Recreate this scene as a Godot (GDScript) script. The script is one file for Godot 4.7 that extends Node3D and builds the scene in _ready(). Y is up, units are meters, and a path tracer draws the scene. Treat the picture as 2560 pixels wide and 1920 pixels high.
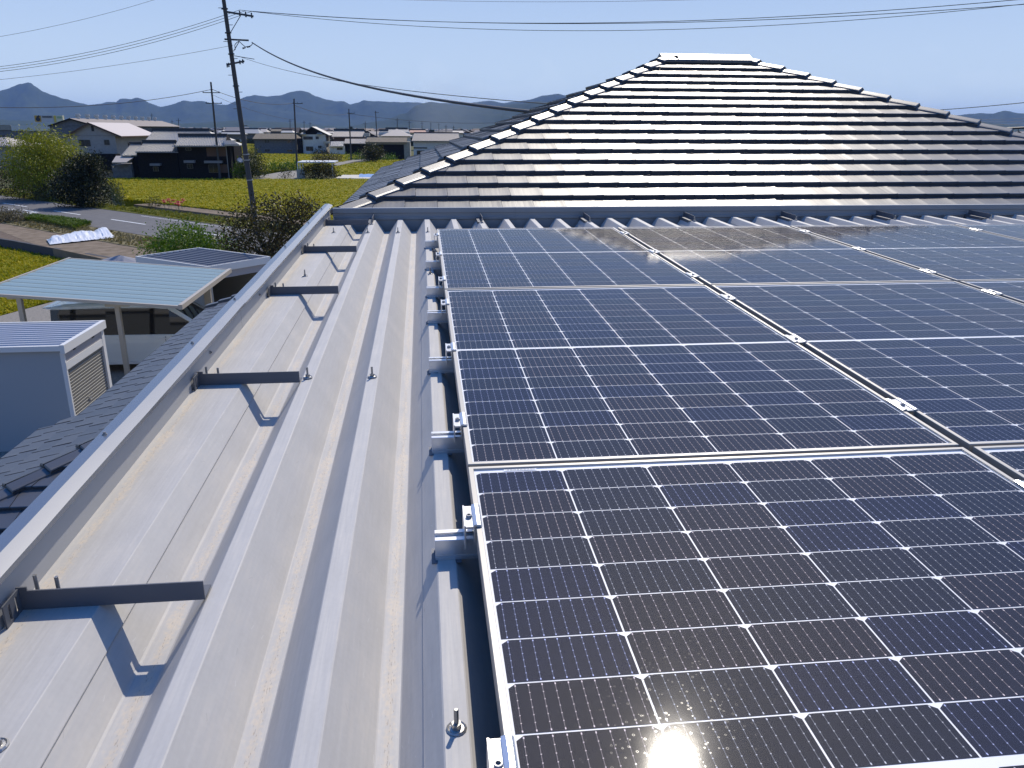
extends Node3D
# A rooftop with solar panels above rice fields, houses and hills.
# Frame: x to the east of the roof, y up, -z along the ribs of the metal roof. The metal roof rises 1.5 degrees along -z.

const GY := -5.75                     # height of the ground below the panels' corner
const EYE := Vector3(-0.079, 0.733, -0.173)
const ROOF_TILT := 0.02618
var RT := Transform3D(Basis(Vector3(1, 0, 0), ROOF_TILT), Vector3.ZERO)
var cam: Camera3D
var names := {}
var M := {}
var rng := RandomNumberGenerator.new()

# ---------------------------------------------------------------- mesh builder
class MB:
	var v := PackedVector3Array()
	var n := PackedVector3Array()
	var t := PackedVector2Array()
	var c := PackedColorArray()
	var ix := PackedInt32Array()
	var tint := Color(1, 1, 1)
	var colored := false

	func tri(a: Vector3, b: Vector3, d: Vector3, ua := Vector2(), ub := Vector2(), ud := Vector2()) -> void:
		# counter-clockwise seen from outside
		var k := v.size()
		var nn := (b - a).cross(d - a).normalized()
		v.append(a); v.append(b); v.append(d)
		n.append(nn); n.append(nn); n.append(nn)
		t.append(ua); t.append(ub); t.append(ud)
		if colored:
			c.append(tint); c.append(tint); c.append(tint)
		ix.append(k); ix.append(k + 2); ix.append(k + 1)

	func quad(a: Vector3, b: Vector3, d: Vector3, e: Vector3, ua := Vector2(0, 0), ub := Vector2(1, 0), ud := Vector2(1, 1), ue := Vector2(0, 1)) -> void:
		var k := v.size()
		var nn := (b - a).cross(e - a)
		if nn.length_squared() < 1e-16:
			nn = (d - b).cross(e - b)
		nn = nn.normalized()
		v.append(a); v.append(b); v.append(d); v.append(e)
		for i in 4:
			n.append(nn)
			if colored:
				c.append(tint)
		t.append(ua); t.append(ub); t.append(ud); t.append(ue)
		ix.append_array(PackedInt32Array([k, k + 2, k + 1, k, k + 3, k + 2]))

	func quadn(a: Vector3, b: Vector3, d: Vector3, e: Vector3, na: Vector3, nb: Vector3, nd: Vector3, ne: Vector3, ua := Vector2(0, 0), ub := Vector2(1, 0), ud := Vector2(1, 1), ue := Vector2(0, 1)) -> void:
		var k := v.size()
		v.append(a); v.append(b); v.append(d); v.append(e)
		n.append(na); n.append(nb); n.append(nd); n.append(ne)
		t.append(ua); t.append(ub); t.append(ud); t.append(ue)
		if colored:
			for i in 4:
				c.append(tint)
		ix.append_array(PackedInt32Array([k, k + 2, k + 1, k, k + 3, k + 2]))

	func box(o: Vector3, s: Vector3, b := Basis()) -> void:
		var h := s * 0.5
		var p := []
		for i in 8:
			p.append(o + b * Vector3(h.x if i & 1 else -h.x, h.y if i & 2 else -h.y, h.z if i & 4 else -h.z))
		quad(p[4], p[5], p[7], p[6]); quad(p[1], p[0], p[2], p[3])
		quad(p[5], p[1], p[3], p[7]); quad(p[0], p[4], p[6], p[2])
		quad(p[6], p[7], p[3], p[2]); quad(p[0], p[1], p[5], p[4])

	func box2(lo: Vector3, hi: Vector3) -> void:
		box((lo + hi) * 0.5, hi - lo)

	func cyl(p0: Vector3, p1: Vector3, r0: float, r1: float, seg := 8, caps := true) -> void:
		var ax := (p1 - p0).normalized()
		var s := ax.cross(Vector3(0, 0, 1) if absf(ax.z) < 0.9 else Vector3(1, 0, 0)).normalized()
		var u := ax.cross(s)
		for i in seg:
			var a0 := TAU * i / seg
			var a1 := TAU * (i + 1) / seg
			var d0 := s * cos(a0) + u * sin(a0)
			var d1 := s * cos(a1) + u * sin(a1)
			quadn(p0 + d0 * r0, p0 + d1 * r0, p1 + d1 * r1, p1 + d0 * r1, d0, d1, d1, d0)
			if caps:
				if r1 > 0.0001: tri(p1, p1 + d0 * r1, p1 + d1 * r1)
				if r0 > 0.0001: tri(p0, p0 + d1 * r0, p0 + d0 * r0)

	func tube(pts: Array, r: float, seg := 6) -> void:
		for i in pts.size() - 1:
			cyl(pts[i], pts[i + 1], r, r, seg, false)

	# a polygon in the x-y plane (counter-clockwise) drawn out from z0 to z1 (z1 > z0), then placed by xf
	func prism(poly: PackedVector2Array, z0: float, z1: float, xf := Transform3D()) -> void:
		var m := poly.size()
		for i in m:
			var a := poly[i]
			var b := poly[(i + 1) % m]
			quad(xf * Vector3(a.x, a.y, z1), xf * Vector3(a.x, a.y, z0), xf * Vector3(b.x, b.y, z0), xf * Vector3(b.x, b.y, z1))
		var tr := Geometry2D.triangulate_polygon(poly)
		for i in range(0, tr.size(), 3):
			var a := poly[tr[i]]
			var b := poly[tr[i + 1]]
			var d := poly[tr[i + 2]]
			if (b - a).cross(d - a) < 0:
				var sw := b
				b = d
				d = sw
			tri(xf * Vector3(a.x, a.y, z1), xf * Vector3(b.x, b.y, z1), xf * Vector3(d.x, d.y, z1))
			tri(xf * Vector3(a.x, a.y, z0), xf * Vector3(d.x, d.y, z0), xf * Vector3(b.x, b.y, z0))

	func mesh() -> ArrayMesh:
		var arr := []
		arr.resize(Mesh.ARRAY_MAX)
		arr[Mesh.ARRAY_VERTEX] = v
		arr[Mesh.ARRAY_NORMAL] = n
		arr[Mesh.ARRAY_TEX_UV] = t
		if colored:
			arr[Mesh.ARRAY_COLOR] = c
		arr[Mesh.ARRAY_INDEX] = ix
		var am := ArrayMesh.new()
		am.add_surface_from_arrays(Mesh.PRIMITIVE_TRIANGLES, arr)
		return am

# ---------------------------------------------------------------- scene helpers
func numbered(s: String) -> String:
	var k: int = names.get(s, 0)
	names[s] = k + 1
	return s if k == 0 else "%s_%03d" % [s, k]

func thing(called: String, label: String, category: String, xf := Transform3D(), group := "") -> Node3D:
	var o := Node3D.new()
	o.name = numbered(called)
	add_child(o)
	o.transform = xf
	tag(o, label, category, group)
	return o

func tag(o: Node, label: String, category: String, group := "", kind := "") -> void:
	if label: o.set_meta("label", label)
	if category: o.set_meta("category", category)
	if group: o.set_meta("group", group)
	if kind: o.set_meta("kind", kind)

func part(parent: Node, called: String, mesh: Mesh, m: Material, xf := Transform3D()) -> MeshInstance3D:
	var o := MeshInstance3D.new()
	o.name = numbered(called) if parent == self else called
	o.mesh = mesh
	o.material_override = m
	o.transform = xf
	parent.add_child(o, true)
	return o

func whole(called: String, mesh: Mesh, m: Material, label: String, category: String, group := "", xf := Transform3D()) -> MeshInstance3D:
	var o := part(self, called, mesh, m, xf)
	tag(o, label, category, group)
	return o

func setting(called: String, mesh: Mesh, m: Material, label := "", category := "", xf := Transform3D()) -> MeshInstance3D:
	var o := part(self, called, mesh, m, xf)
	tag(o, label, category, "", "structure")
	return o

func at(p: Vector3, turn := 0.0) -> Transform3D:
	return Transform3D(Basis(Vector3.UP, turn), p)

func slab(lo: Vector3, hi: Vector3) -> ArrayMesh:
	var b := MB.new()
	b.box2(lo, hi)
	return b.mesh()

# the direction in which a pixel of the 2560 x 1920 photograph looks
func look(px: float, py: float) -> Vector3:
	return (cam.basis * Vector3((px - 1280.0) / 1967.31, -(py - 960.0) / 1967.31, -1.0)).normalized()

# where that line of sight meets the level h above the ground
func gp(px: float, py: float, h := 0.0) -> Vector3:
	var d := look(px, py)
	return EYE + d * ((GY + h - EYE.y) / d.y)

# where it meets the upright plane at depth z
func zp(px: float, py: float, z: float) -> Vector3:
	var d := look(px, py)
	return EYE + d * ((z - EYE.z) / d.z)

# where it is dist metres away, measured level
func dp(px: float, py: float, dist: float) -> Vector3:
	var d := look(px, py)
	return EYE + d * (dist / Vector2(d.x, d.z).length())

# ---------------------------------------------------------------- materials
func lin(r: float, g: float, b: float) -> Color:
	return Color(r, g, b).linear_to_srgb()

func mat(called: String, c: Color, rough := 0.7, metal := 0.0, spec := 0.5) -> StandardMaterial3D:
	var m := StandardMaterial3D.new()
	m.resource_name = called
	m.albedo_color = c.linear_to_srgb()
	m.roughness = rough
	m.metallic = metal
	m.metallic_specular = spec
	M[called] = m
	return m

func noise_img(sd: int, freq: float, size := 256, octaves := 4) -> Image:
	var f := FastNoiseLite.new()
	f.seed = sd
	f.frequency = freq
	f.fractal_octaves = octaves
	f.noise_type = FastNoiseLite.TYPE_SIMPLEX_SMOOTH
	var im := f.get_seamless_image(size, size)
	im.convert(Image.FORMAT_L8)
	return im

func tex(im: Image) -> ImageTexture:
	return ImageTexture.create_from_image(im)

# a colour texture that runs from a to b (linear colours) with two scales of noise
func blotch(sd: int, a: Color, b: Color, f1 := 0.02, f2 := 0.15, share := 0.6, size := 256) -> ImageTexture:
	var n1 := noise_img(sd, f1, size)
	var n2 := noise_img(sd + 1, f2, size)
	var im := Image.create(size, size, false, Image.FORMAT_RGB8)
	for y in size:
		for x in size:
			var k := n1.get_pixel(x, y).r * share + n2.get_pixel(x, y).r * (1.0 - share)
			k = clampf((k - 0.5) * 1.7 + 0.5, 0.0, 1.0)
			im.set_pixel(x, y, a.lerp(b, k).linear_to_srgb())
	return tex(im)

func grained(called: String, a: Color, b: Color, scale: float, rough := 0.85, spec := 0.4, sd := 1, f1 := 0.02, f2 := 0.15, share := 0.6) -> StandardMaterial3D:
	var m := mat(called, Color(1, 1, 1), rough, 0.0, spec)
	m.albedo_color = Color(1, 1, 1)
	m.albedo_texture = blotch(sd, a, b, f1, f2, share)
	m.uv1_triplanar = true
	m.uv1_world_triplanar = true
	m.uv1_scale = Vector3.ONE / scale
	return m

func bumped(m: StandardMaterial3D, im: Image, cm: float) -> StandardMaterial3D:
	m.heightmap_enabled = true
	m.heightmap_texture = tex(im)
	m.heightmap_scale = cm
	return m

func _ready() -> void:
	rng.seed = 20
	make_camera()
	make_light()
	make_materials()
	make_ground()
	make_metal_roof()
	make_panels()
	make_tile_house()
	make_yard()
	make_road_and_plots()
	make_fields()
	make_trees()
	make_houses()
	make_poles()
	make_far()

func make_camera() -> void:
	cam = Camera3D.new()
	cam.name = "camera"
	cam.fov = 52.022
	cam.near = 0.05
	cam.far = 40000.0
	cam.position = EYE
	cam.rotation_order = EULER_ORDER_YXZ
	cam.rotation_degrees = Vector3(-17.938, -6.352, 0.27)
	add_child(cam)
	cam.current = true

func make_light() -> void:
	var sun := DirectionalLight3D.new()
	sun.name = "sun"
	sun.light_energy = 1.42
	sun.light_color = Color(1.0, 0.965, 0.91)
	sun.light_angular_distance = 0.53
	sun.shadow_enabled = true
	var to_sun := Vector3(0.26, 0.717, -0.646).normalized()
	sun.basis = Basis.looking_at(-to_sun, Vector3.UP)
	add_child(sun)
	var sky_mat := ProceduralSkyMaterial.new()
	sky_mat.sky_top_color = lin(0.03, 0.20, 0.70)
	sky_mat.sky_horizon_color = lin(0.74, 0.88, 0.97)
	sky_mat.sky_curve = 0.17
	sky_mat.ground_bottom_color = lin(0.12, 0.12, 0.1)
	sky_mat.ground_horizon_color = lin(0.5, 0.58, 0.62)
	sky_mat.sun_angle_max = 50.0
	sky_mat.sun_curve = 0.3
	sky_mat.sky_cover = horizon_clouds()
	sky_mat.sky_cover_modulate = Color(1, 1, 1)
	var sky := Sky.new()
	sky.sky_material = sky_mat
	var env := Environment.new()
	env.background_mode = Environment.BG_SKY
	env.sky = sky
	env.tonemap_mode = Environment.TONE_MAPPER_LINEAR
	env.tonemap_exposure = 1.06
	env.fog_enabled = true
	env.fog_density = 0.00006
	env.fog_light_color = Color(0.60, 0.75, 1.0)
	env.volumetric_fog_enabled = true
	env.volumetric_fog_density = 0.0
	env.sdfgi_enabled = true
	env.ssao_enabled = true
	env.ssil_enabled = true
	var we := WorldEnvironment.new()
	we.name = "environment"
	we.environment = env
	add_child(we)

# low banks of far cloud along the whole horizon
func horizon_clouds() -> ImageTexture:
	var w := 4096
	var h := 2048
	var im := Image.create(w, h, false, Image.FORMAT_RGBA8)
	var f := FastNoiseLite.new()
	f.seed = 7
	f.frequency = 0.010
	f.fractal_octaves = 5
	for x in w:
		var bank := f.get_noise_2d(x * 0.9, 700.0)
		for y in range(950, 1024):
			var up := (1023.5 - y) / h * 180.0
			var puff := f.get_noise_2d(x * 2.2, y * 4.0)
			var k := smoothstep(0.08, 0.42, puff * 0.8 + bank * 0.7 + 0.20 - absf(up - 2.8) * 0.30)
			if k > 0.0:
				im.set_pixel(x, y, Color(0.14, 0.12, 0.10, k))
	return tex(im)

func make_materials() -> void:
	mat("steel", Color(0.33, 0.33, 0.33), 0.4, 0.7)
	mat("aluminium", Color(0.72, 0.72, 0.72), 0.32, 0.85)
	mat("frame_alu", Color(0.36, 0.345, 0.32), 0.42, 0.5)
	mat("dark_steel", Color(0.11, 0.115, 0.13), 0.55, 0.3)
	mat("white_sheet", Color(0.78, 0.78, 0.77), 0.55)
	mat("black", Color(0.012, 0.012, 0.014), 0.6)
	mat("rubber", Color(0.03, 0.03, 0.03), 0.8)
	mat("white_paint", Color(0.78, 0.78, 0.75), 0.5)
	mat("concrete", Color(0.32, 0.31, 0.29), 0.9)

# ---------------------------------------------------------------- the metal roof under the panels
# across the ribs: the roof's own pattern of dust in the valleys, scuffs and litter
func roof_texture() -> Array:
	var w := 512
	var h := 2048
	var im := Image.create(w, h, false, Image.FORMAT_RGB8)
	var f := FastNoiseLite.new()
	f.seed = 31
	f.fractal_octaves = 4
	var g := FastNoiseLite.new()
	g.seed = 77
	g.fractal_octaves = 3
	f.frequency = 0.02
	g.frequency = 0.006
	var base := Color(0.40, 0.385, 0.362)
	var dust := Color(0.47, 0.41, 0.33)
	for y in h:
		# seamless along the length
		var a := TAU * y / h
		var cy := cos(a) * 120.0
		var sy := sin(a) * 120.0
		for x in w:
			var u := absf(x / float(w) - 0.5) * 2.0      # 0 at the rib top, 1 at the valley
			var big := g.get_noise_3d(x * 0.5, cy * 3.0, sy * 3.0)
			var fine := f.get_noise_3d(x * 2.0, cy * 14.0, sy * 14.0)
			var streak := f.get_noise_3d(x * 3.5, cy * 1.2, sy * 1.2)
			var d := smoothstep(0.0, 0.16, u - 0.86 + big * 0.12 + fine * 0.12) * (0.7 + 0.5 * fine)
			d = clampf(d + smoothstep(0.25, 0.5, big + streak * 0.5) * 0.10, 0.0, 1.0)
			var c := base.lerp(dust, d)
			c *= 1.0 + 0.07 * big + 0.05 * streak + 0.04 * fine
			im.set_pixel(x, y, c.linear_to_srgb())
	var r := RandomNumberGenerator.new()
	r.seed = 5
	# leaf bits and grit in the valleys, drill swarf
	for i in 420:
		var cx := int(r.randfn(0.0, 9.0) + (w if r.randf() < 0.5 else 0))
		var cyy := int(r.randf() * h)
		var dark := Color(0.10, 0.07, 0.05).lerp(Color(0.2, 0.17, 0.14), r.randf())
		var ln := r.randi_range(1, 5)
		var dx := r.randf_range(-1, 1)
		for k in ln:
			im.set_pixel(posmod(cx + int(dx * k), w), posmod(cyy + k, h), dark.linear_to_srgb())
	for i in 160:
		var cx := r.randi() % w
		var cyy := r.randi() % h
		var ln := r.randi_range(2, 14)
		var dx := r.randf_range(-1.2, 1.2)
		var s := Color(0.52, 0.51, 0.49) if r.randf() < 0.5 else Color(0.3, 0.29, 0.27)
		for k in ln:
			im.set_pixel(posmod(cx + int(dx * k), w), posmod(cyy + k, h), s.linear_to_srgb())
	return [tex(im), noise_img(9, 0.03, 256)]

# points across the sheet from x0 to x1: rib tops at -0.055 + 0.2 k
const RIB_TOP := -0.08
const RIB_LOW := -0.170
func rib_y(x: float) -> float:
	var u := absf(fposmod(x + 0.055 + 0.1, 0.2) - 0.1)
	return lerpf(RIB_TOP, RIB_LOW, clampf((u - 0.0175) / 0.065, 0.0, 1.0))

func rib_points(x0: float, x1: float) -> PackedVector2Array:
	var p := PackedVector2Array()
	p.append(Vector2(x0, rib_y(x0)))
	var k := floori((x0 + 0.055) / 0.2) - 1
	while -0.055 + 0.2 * k < x1 + 0.2:
		var c := -0.055 + 0.2 * k
		for q in [[-0.0825, RIB_LOW], [-0.0175, RIB_TOP], [0.0175, RIB_TOP], [0.0825, RIB_LOW]]:
			var x: float = c + q[0]
			for e in [-0.0012, 0.0012]:
				if x + e > x0 + 0.003 and x + e < x1 - 0.003:
					p.append(Vector2(x + e, rib_y(x + e)))
		k += 1
	p.append(Vector2(x1, rib_y(x1)))
	return p

func sheet_mesh(p: PackedVector2Array, z_near: float, z_far: float, lift: float) -> ArrayMesh:
	var b := MB.new()
	for i in p.size() - 1:
		var a := p[i] + Vector2(0, lift)
		var d := p[i + 1] + Vector2(0, lift)
		var ua := fposmod(a.x + 0.055 + 0.1, 0.2) / 0.2
		var ud := ua + (d.x - a.x) / 0.2
		var v0 := -z_near / 2.6
		var v1 := -z_far / 2.6
		b.quad(Vector3(a.x, a.y, z_near), Vector3(d.x, d.y, z_near), Vector3(d.x, d.y, z_far), Vector3(a.x, a.y, z_far), Vector2(ua, v0), Vector2(ud, v0), Vector2(ud, v1), Vector2(ua, v1))
		# the cut end of the sheet
		b.quad(Vector3(a.x, a.y, z_far), Vector3(d.x, d.y, z_far), Vector3(d.x, d.y - 0.0012, z_far), Vector3(a.x, a.y - 0.0012, z_far))
	for e in [p[0], p[p.size() - 1]]:
		b.box(Vector3(e.x, e.y + lift - 0.0014, (z_near + z_far) / 2), Vector3(0.001, 0.0026, z_near - z_far))
	return b.mesh()

func bolt_meshes() -> Array:
	var w := MB.new()
	var rr := [0.0, 0.004, 0.006, 0.0115, 0.014]
	for i in 14:                                     # a domed washer with a rubber rim
		var a0 := TAU * i / 14
		var a1 := TAU * (i + 1) / 14
		var ring := [[0.0145, 0.0], [0.0145, 0.0025], [0.0125, 0.0045], [0.0105, 0.003], [0.006, 0.004]]
		for k in 4:
			var q: Array = ring[k]
			var s: Array = ring[k + 1]
			w.quad(Vector3(cos(a0) * q[0], q[1], sin(a0) * q[0]), Vector3(cos(a0) * s[0], s[1], sin(a0) * s[0]), Vector3(cos(a1) * s[0], s[1], sin(a1) * s[0]), Vector3(cos(a1) * q[0], q[1], sin(a1) * q[0]))
	var nt := MB.new()
	nt.cyl(Vector3(0, 0.003, 0), Vector3(0, 0.0115, 0), 0.0072, 0.0072, 6)
	var st := MB.new()
	for k in 9:
		st.cyl(Vector3(0, 0.0112 + k * 0.0026, 0), Vector3(0, 0.0112 + k * 0.0026 + 0.0013, 0), 0.0028, 0.0036, 8, k == 8)
		st.cyl(Vector3(0, 0.0112 + k * 0.0026 + 0.0013, 0), Vector3(0, 0.0112 + k * 0.0026 + 0.0026, 0), 0.0036, 0.0028, 8, k == 8)
	return [w.mesh(), nt.mesh(), st.mesh()]

func make_metal_roof() -> void:
	var h := thing("metal_roofed_house", "pale house wing whose ribbed light grey metal roof carries the solar panels", "house", RT)
	var rt := roof_texture()
	var m := mat("roof_sheet", Color(1, 1, 1), 0.6, 0.0, 0.5)
	m.albedo_texture = rt[0]
	bumped(m, rt[1], 0.06)
	var zn := 1.3
	var zf := -6.24
	# the edge piece: flat top, one slope, its hem on the slope beside it
	var edge := PackedVector2Array([Vector2(-0.7793, -0.0795), Vector2(-0.767, -0.08), Vector2(-0.6478, -0.08), Vector2(-0.6464, -0.0811), Vector2(-0.6155, -0.1195)])
	var e := sheet_mesh(edge, zn, zf + 0.02, 0.002)
	part(h, "roof_sheet", e, m)
	var first := PackedVector2Array([Vector2(-0.66, -0.0815), Vector2(-0.647, -0.0815), Vector2(-0.5815, -0.167), Vector2(-0.5775, -0.17), Vector2(-0.5475, -0.17)])
	var rest := rib_points(-0.54, -0.078)
	first.append_array(rest)
	part(h, "roof_sheet", sheet_mesh(first, zn, zf, 0.0), m)
	var x := -0.100
	var k := 0
	while x < 5.3:
		part(h, "roof_sheet", sheet_mesh(rib_points(x, x + 0.622), zn, zf, 0.0024 if k % 2 == 0 else 0.0), m)
		x += 0.6
		k += 1
	# walls below, behind the trims
	var wall := mat("siding", Color(0.55, 0.50, 0.42), 0.8)
	var w := MB.new()
	w.box2(Vector3(-0.80, -5.7, -6.20), Vector3(5.52, -0.21, 1.28))
	part(h, "wall", w.mesh(), wall)
	make_copings(h)
	# fixings
	var bm := bolt_meshes()
	var bs := mat("bolt", Color(0.36, 0.35, 0.33), 0.42, 0.75)
	for q in [[-0.662, -1.085], [-0.676, -4.16], [-0.682, -5.60], [-0.455, -2.58], [-0.457, -5.59], [-0.455, -5.985], [-0.255, -2.57], [-0.255, -5.58], [-0.055, -1.055], [-0.055, -2.60], [-0.055, -4.17], [-0.055, -5.58], [0.345, -6.0], [1.145, -6.0], [1.945, -6.0], [2.745, -6.0], [3.545, -6.0], [4.345, -6.0]]:
		var lean := Basis(Vector3(1, 0, 0), rng.randf_range(-0.06, 0.06)) * Basis(Vector3(0, 1, 0), rng.randf() * 3.0)
		var b := part(h, "roof_bolt", bm[0], bs, Transform3D(lean, Vector3(q[0], RIB_TOP + 0.0015, q[1])))
		part(b, "nut", bm[1], bs)
		part(b, "thread", bm[2], bs)
	make_brackets(h)

func make_copings(h: Node3D) -> void:
	var m := mat("coping", Color(0.33, 0.33, 0.33), 0.27, 0.8)
	var trim := mat("trim_liner", Color(0.24, 0.245, 0.25), 0.5, 0.1)
	var inner := mat("coping_liner", Color(0.33, 0.33, 0.33), 0.55, 0.1)
	var f := FastNoiseLite.new()
	f.seed = 12
	f.frequency = 1.6
	# west edge: outer face, narrow top, a lip that dips to the roof side, then the inner face
	var cuts := [1.3, -0.62, -3.19, -6.33]
	for s in 3:
		var b := MB.new()
		var z0: float = cuts[s] - (0.0015 if s else 0.0)
		var z1: float = cuts[s + 1] + 0.0015
		var n := int((z0 - z1) / 0.06) + 1
		var prev := []
		for i in n + 1:
			var z := lerpf(z0, z1, i / float(n))
			var wv := f.get_noise_1d(z) * 0.0022
			var w2 := f.get_noise_1d(z + 50.0) * 0.0012
			var up := 0.0025 if s == 1 else 0.0
			var ring := [Vector3(-0.8175, -0.30, z), Vector3(-0.8175, 0.0255 + up, z), Vector3(-0.815, 0.028 + up, z), Vector3(-0.786 + wv, 0.0295 + w2 + up, z), Vector3(-0.759 + wv, 0.0195 + w2 + up, z), Vector3(-0.757 + wv, 0.0135 + w2, z), Vector3(-0.7605 + wv, 0.0125 + w2, z), Vector3(-0.7795, 0.0185, z)]
			if prev:
				for k in ring.size() - 1:
					b.quad(prev[k], prev[k + 1], ring[k + 1], ring[k])
			prev = ring
		part(h, "coping", b.mesh(), m)
		part(h, "coping_liner", slab(Vector3(-0.7815, -0.095, z1), Vector3(-0.7795, 0.018, z0)), inner)
	# screws on the coping's top
	var sc := MB.new()
	sc.cyl(Vector3.ZERO, Vector3(0, 0.003, 0), 0.006, 0.005, 10)
	sc.cyl(Vector3(0, 0.003, 0), Vector3(0, 0.007, 0), 0.0036, 0.0032, 6)
	var scm := sc.mesh()
	for z in [-3.21, -2.62, -1.9, -4.4, -5.3, -6.0]:
		part(h, "screw", scm, M.steel, Transform3D(Basis(), Vector3(-0.801, 0.0305, z)))
	for z in [-2.72, -3.55]:
		part(h, "screw", scm, M.steel, Transform3D(Basis(Vector3(0, 0, 1), -PI / 2), Vector3(-0.7793, -0.03, z)))
	# north edge: a stepped inner face with a narrow top, in three lengths
	var xs := [-0.756, 0.62, 3.05, 5.5]
	for s in 3:
		var b := MB.new()
		var x0: float = xs[s] + 0.001
		var x1: float = xs[s + 1] - 0.001
		var poly := [[0.0, -6.292, -0.205], [0.0, -6.292, -0.092], [0.0, -6.284, -0.086], [0.0, -6.284, -0.068], [0.0, -6.288, -0.064], [0.0, -6.288, -0.040], [0.0, -6.282, -0.036], [0.0, -6.282, -0.004], [0.0, -6.286, 0.0], [0.0, -6.327, -0.001], [0.0, -6.330, -0.006], [0.0, -6.330, -0.6]]
		for k in poly.size() - 1:
			var a: Array = poly[k]
			var d: Array = poly[k + 1]
			b.quad(Vector3(x0, a[2], a[1]), Vector3(x1, a[2], a[1]), Vector3(x1, d[2], d[1]), Vector3(x0, d[2], d[1]))
		part(h, "coping", b.mesh(), trim)

func make_brackets(h: Node3D) -> void:
	# steel angles that tie the west trim to the first rib: an upright leg, a flat leg with slots, and an end plate with slots
	for q in [-1.40, -2.535, -3.755, -4.84, -5.95]:
		var z: float = q
		var zz := -0.005 if z > -2 else 0.0
		var up := MB.new()
		up.box2(Vector3(-0.772, -0.0775, z - 0.0015), Vector3(-0.473, -0.0415, z + 0.0015))
		up.box2(Vector3(-0.774, -0.0415, z - 0.0015), Vector3(-0.757, -0.0345, z + 0.0015))
		# flat leg, left open round a slot near its end and one over the flat
		var y0 := -0.0772
		var y1 := -0.0747
		var zb := z - 0.040
		for r in [[-0.772, -0.735], [-0.700, -0.560], [-0.525, -0.473]]:
			up.box2(Vector3(r[0], y0, zb), Vector3(r[1], y1, z - 0.0016))
		for r in [[-0.735, -0.700], [-0.560, -0.525]]:
			up.box2(Vector3(r[0], y0, zb), Vector3(r[1], y1, zb + 0.0145))
			up.box2(Vector3(r[0], y0, zb + 0.0235), Vector3(r[1], y1, z - 0.0016))
		var b := part(h, "angle_bracket", up.mesh(), M.dark_steel)
		# end plate along the trim, hanging below the flat's edge, with two upright slots
		var e := MB.new()
		var xx := -0.7716
		var zs := [z + 0.002, z + 0.012, z + 0.019, z + 0.034, z + 0.041, z + 0.054]
		e.box2(Vector3(xx, -0.0775, zs[0]), Vector3(xx + 0.0025, -0.036, zs[1]))
		e.box2(Vector3(xx, -0.0775, zs[2]), Vector3(xx + 0.0025, -0.036, zs[3]))
		e.box2(Vector3(xx, -0.0775, zs[4]), Vector3(xx + 0.0025, -0.036, zs[5]))
		for k in [1, 3]:
			e.box2(Vector3(xx, -0.043, zs[k]), Vector3(xx + 0.0025, -0.036, zs[k + 1]))
			e.box2(Vector3(xx, -0.0775, zs[k]), Vector3(xx + 0.0025, -0.071, zs[k + 1]))
		part(b, "end_plate", e.mesh(), M.dark_steel)
		var st := MB.new()
		st.cyl(Vector3(-0.7175, -0.075, z - 0.020), Vector3(-0.7175, -0.030, z - 0.020), 0.0035, 0.0035, 8)
		st.cyl(Vector3(-0.7175, -0.075, z - 0.020), Vector3(-0.7175, -0.068, z - 0.020), 0.007, 0.007, 6)
		part(b, "bolt", st.mesh(), M.steel)
		var s2 := MB.new()
		s2.cyl(Vector3(-0.752, -0.075, z - 0.022), Vector3(-0.752, -0.026, z - 0.022), 0.0035, 0.0035, 8)
		part(b, "bolt", s2.mesh(), M.steel)
	# angles from the north trim back along every fourth rib
	for i in 7:
		var x := -0.4505 + 0.8 * i
		var up := MB.new()
		up.box2(Vector3(x - 0.0012, -0.077, -6.281), Vector3(x + 0.0012, -0.040, -6.03))
		up.box2(Vector3(x - 0.034, -0.077, -6.281), Vector3(x - 0.0013, -0.0746, -6.03))
		up.box2(Vector3(x - 0.034, -0.150, -6.281), Vector3(x - 0.0316, -0.0772, -6.06))
		part(h, "angle_bracket", up.mesh(), M.dark_steel)

# ---------------------------------------------------------------- solar panels, rails and clamps
const PW := 1.134
const PL := 1.722
const CGAP := 0.0254
const ROW_Z := [0.0, -1.735, -3.474]     # near edges of the three rows

func cell_texture() -> ImageTexture:
	var w := 384
	var h := 192
	var im := Image.create(w, h, false, Image.FORMAT_RGB8)
	var r := RandomNumberGenerator.new()
	r.seed = 3
	var f := FastNoiseLite.new()
	f.seed = 4
	f.frequency = 0.02
	for y in h:
		for x in w:
			var k := 1.0 + 0.25 * f.get_noise_2d(x, y)
			var finger := 1.0 + (0.25 if y % 3 == 0 else 0.0)
			im.set_pixel(x, y, (Color(0.0095, 0.0105, 0.019) * k * finger).linear_to_srgb())
	for i in 10:
		var x := int((i + 0.5) / 10.0 * w)
		for y in range(3, h - 2):
			im.set_pixel(x, y, Color(0.34, 0.34, 0.36).linear_to_srgb())
			im.set_pixel(x + 1, y, Color(0.06, 0.06, 0.065).linear_to_srgb())
		for p in 7:
			var y := int(lerpf(8, h - 9, p / 6.0))
			for dx in [-1, 0, 1, 2]:
				for dy in ([-3, -2, -1, 0, 1, 2, 3] if p in [0, 6] else [-1, 0, 1]):
					im.set_pixel(x + dx, y + dy, Color(0.62, 0.62, 0.64).linear_to_srgb())
	return tex(im)

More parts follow.
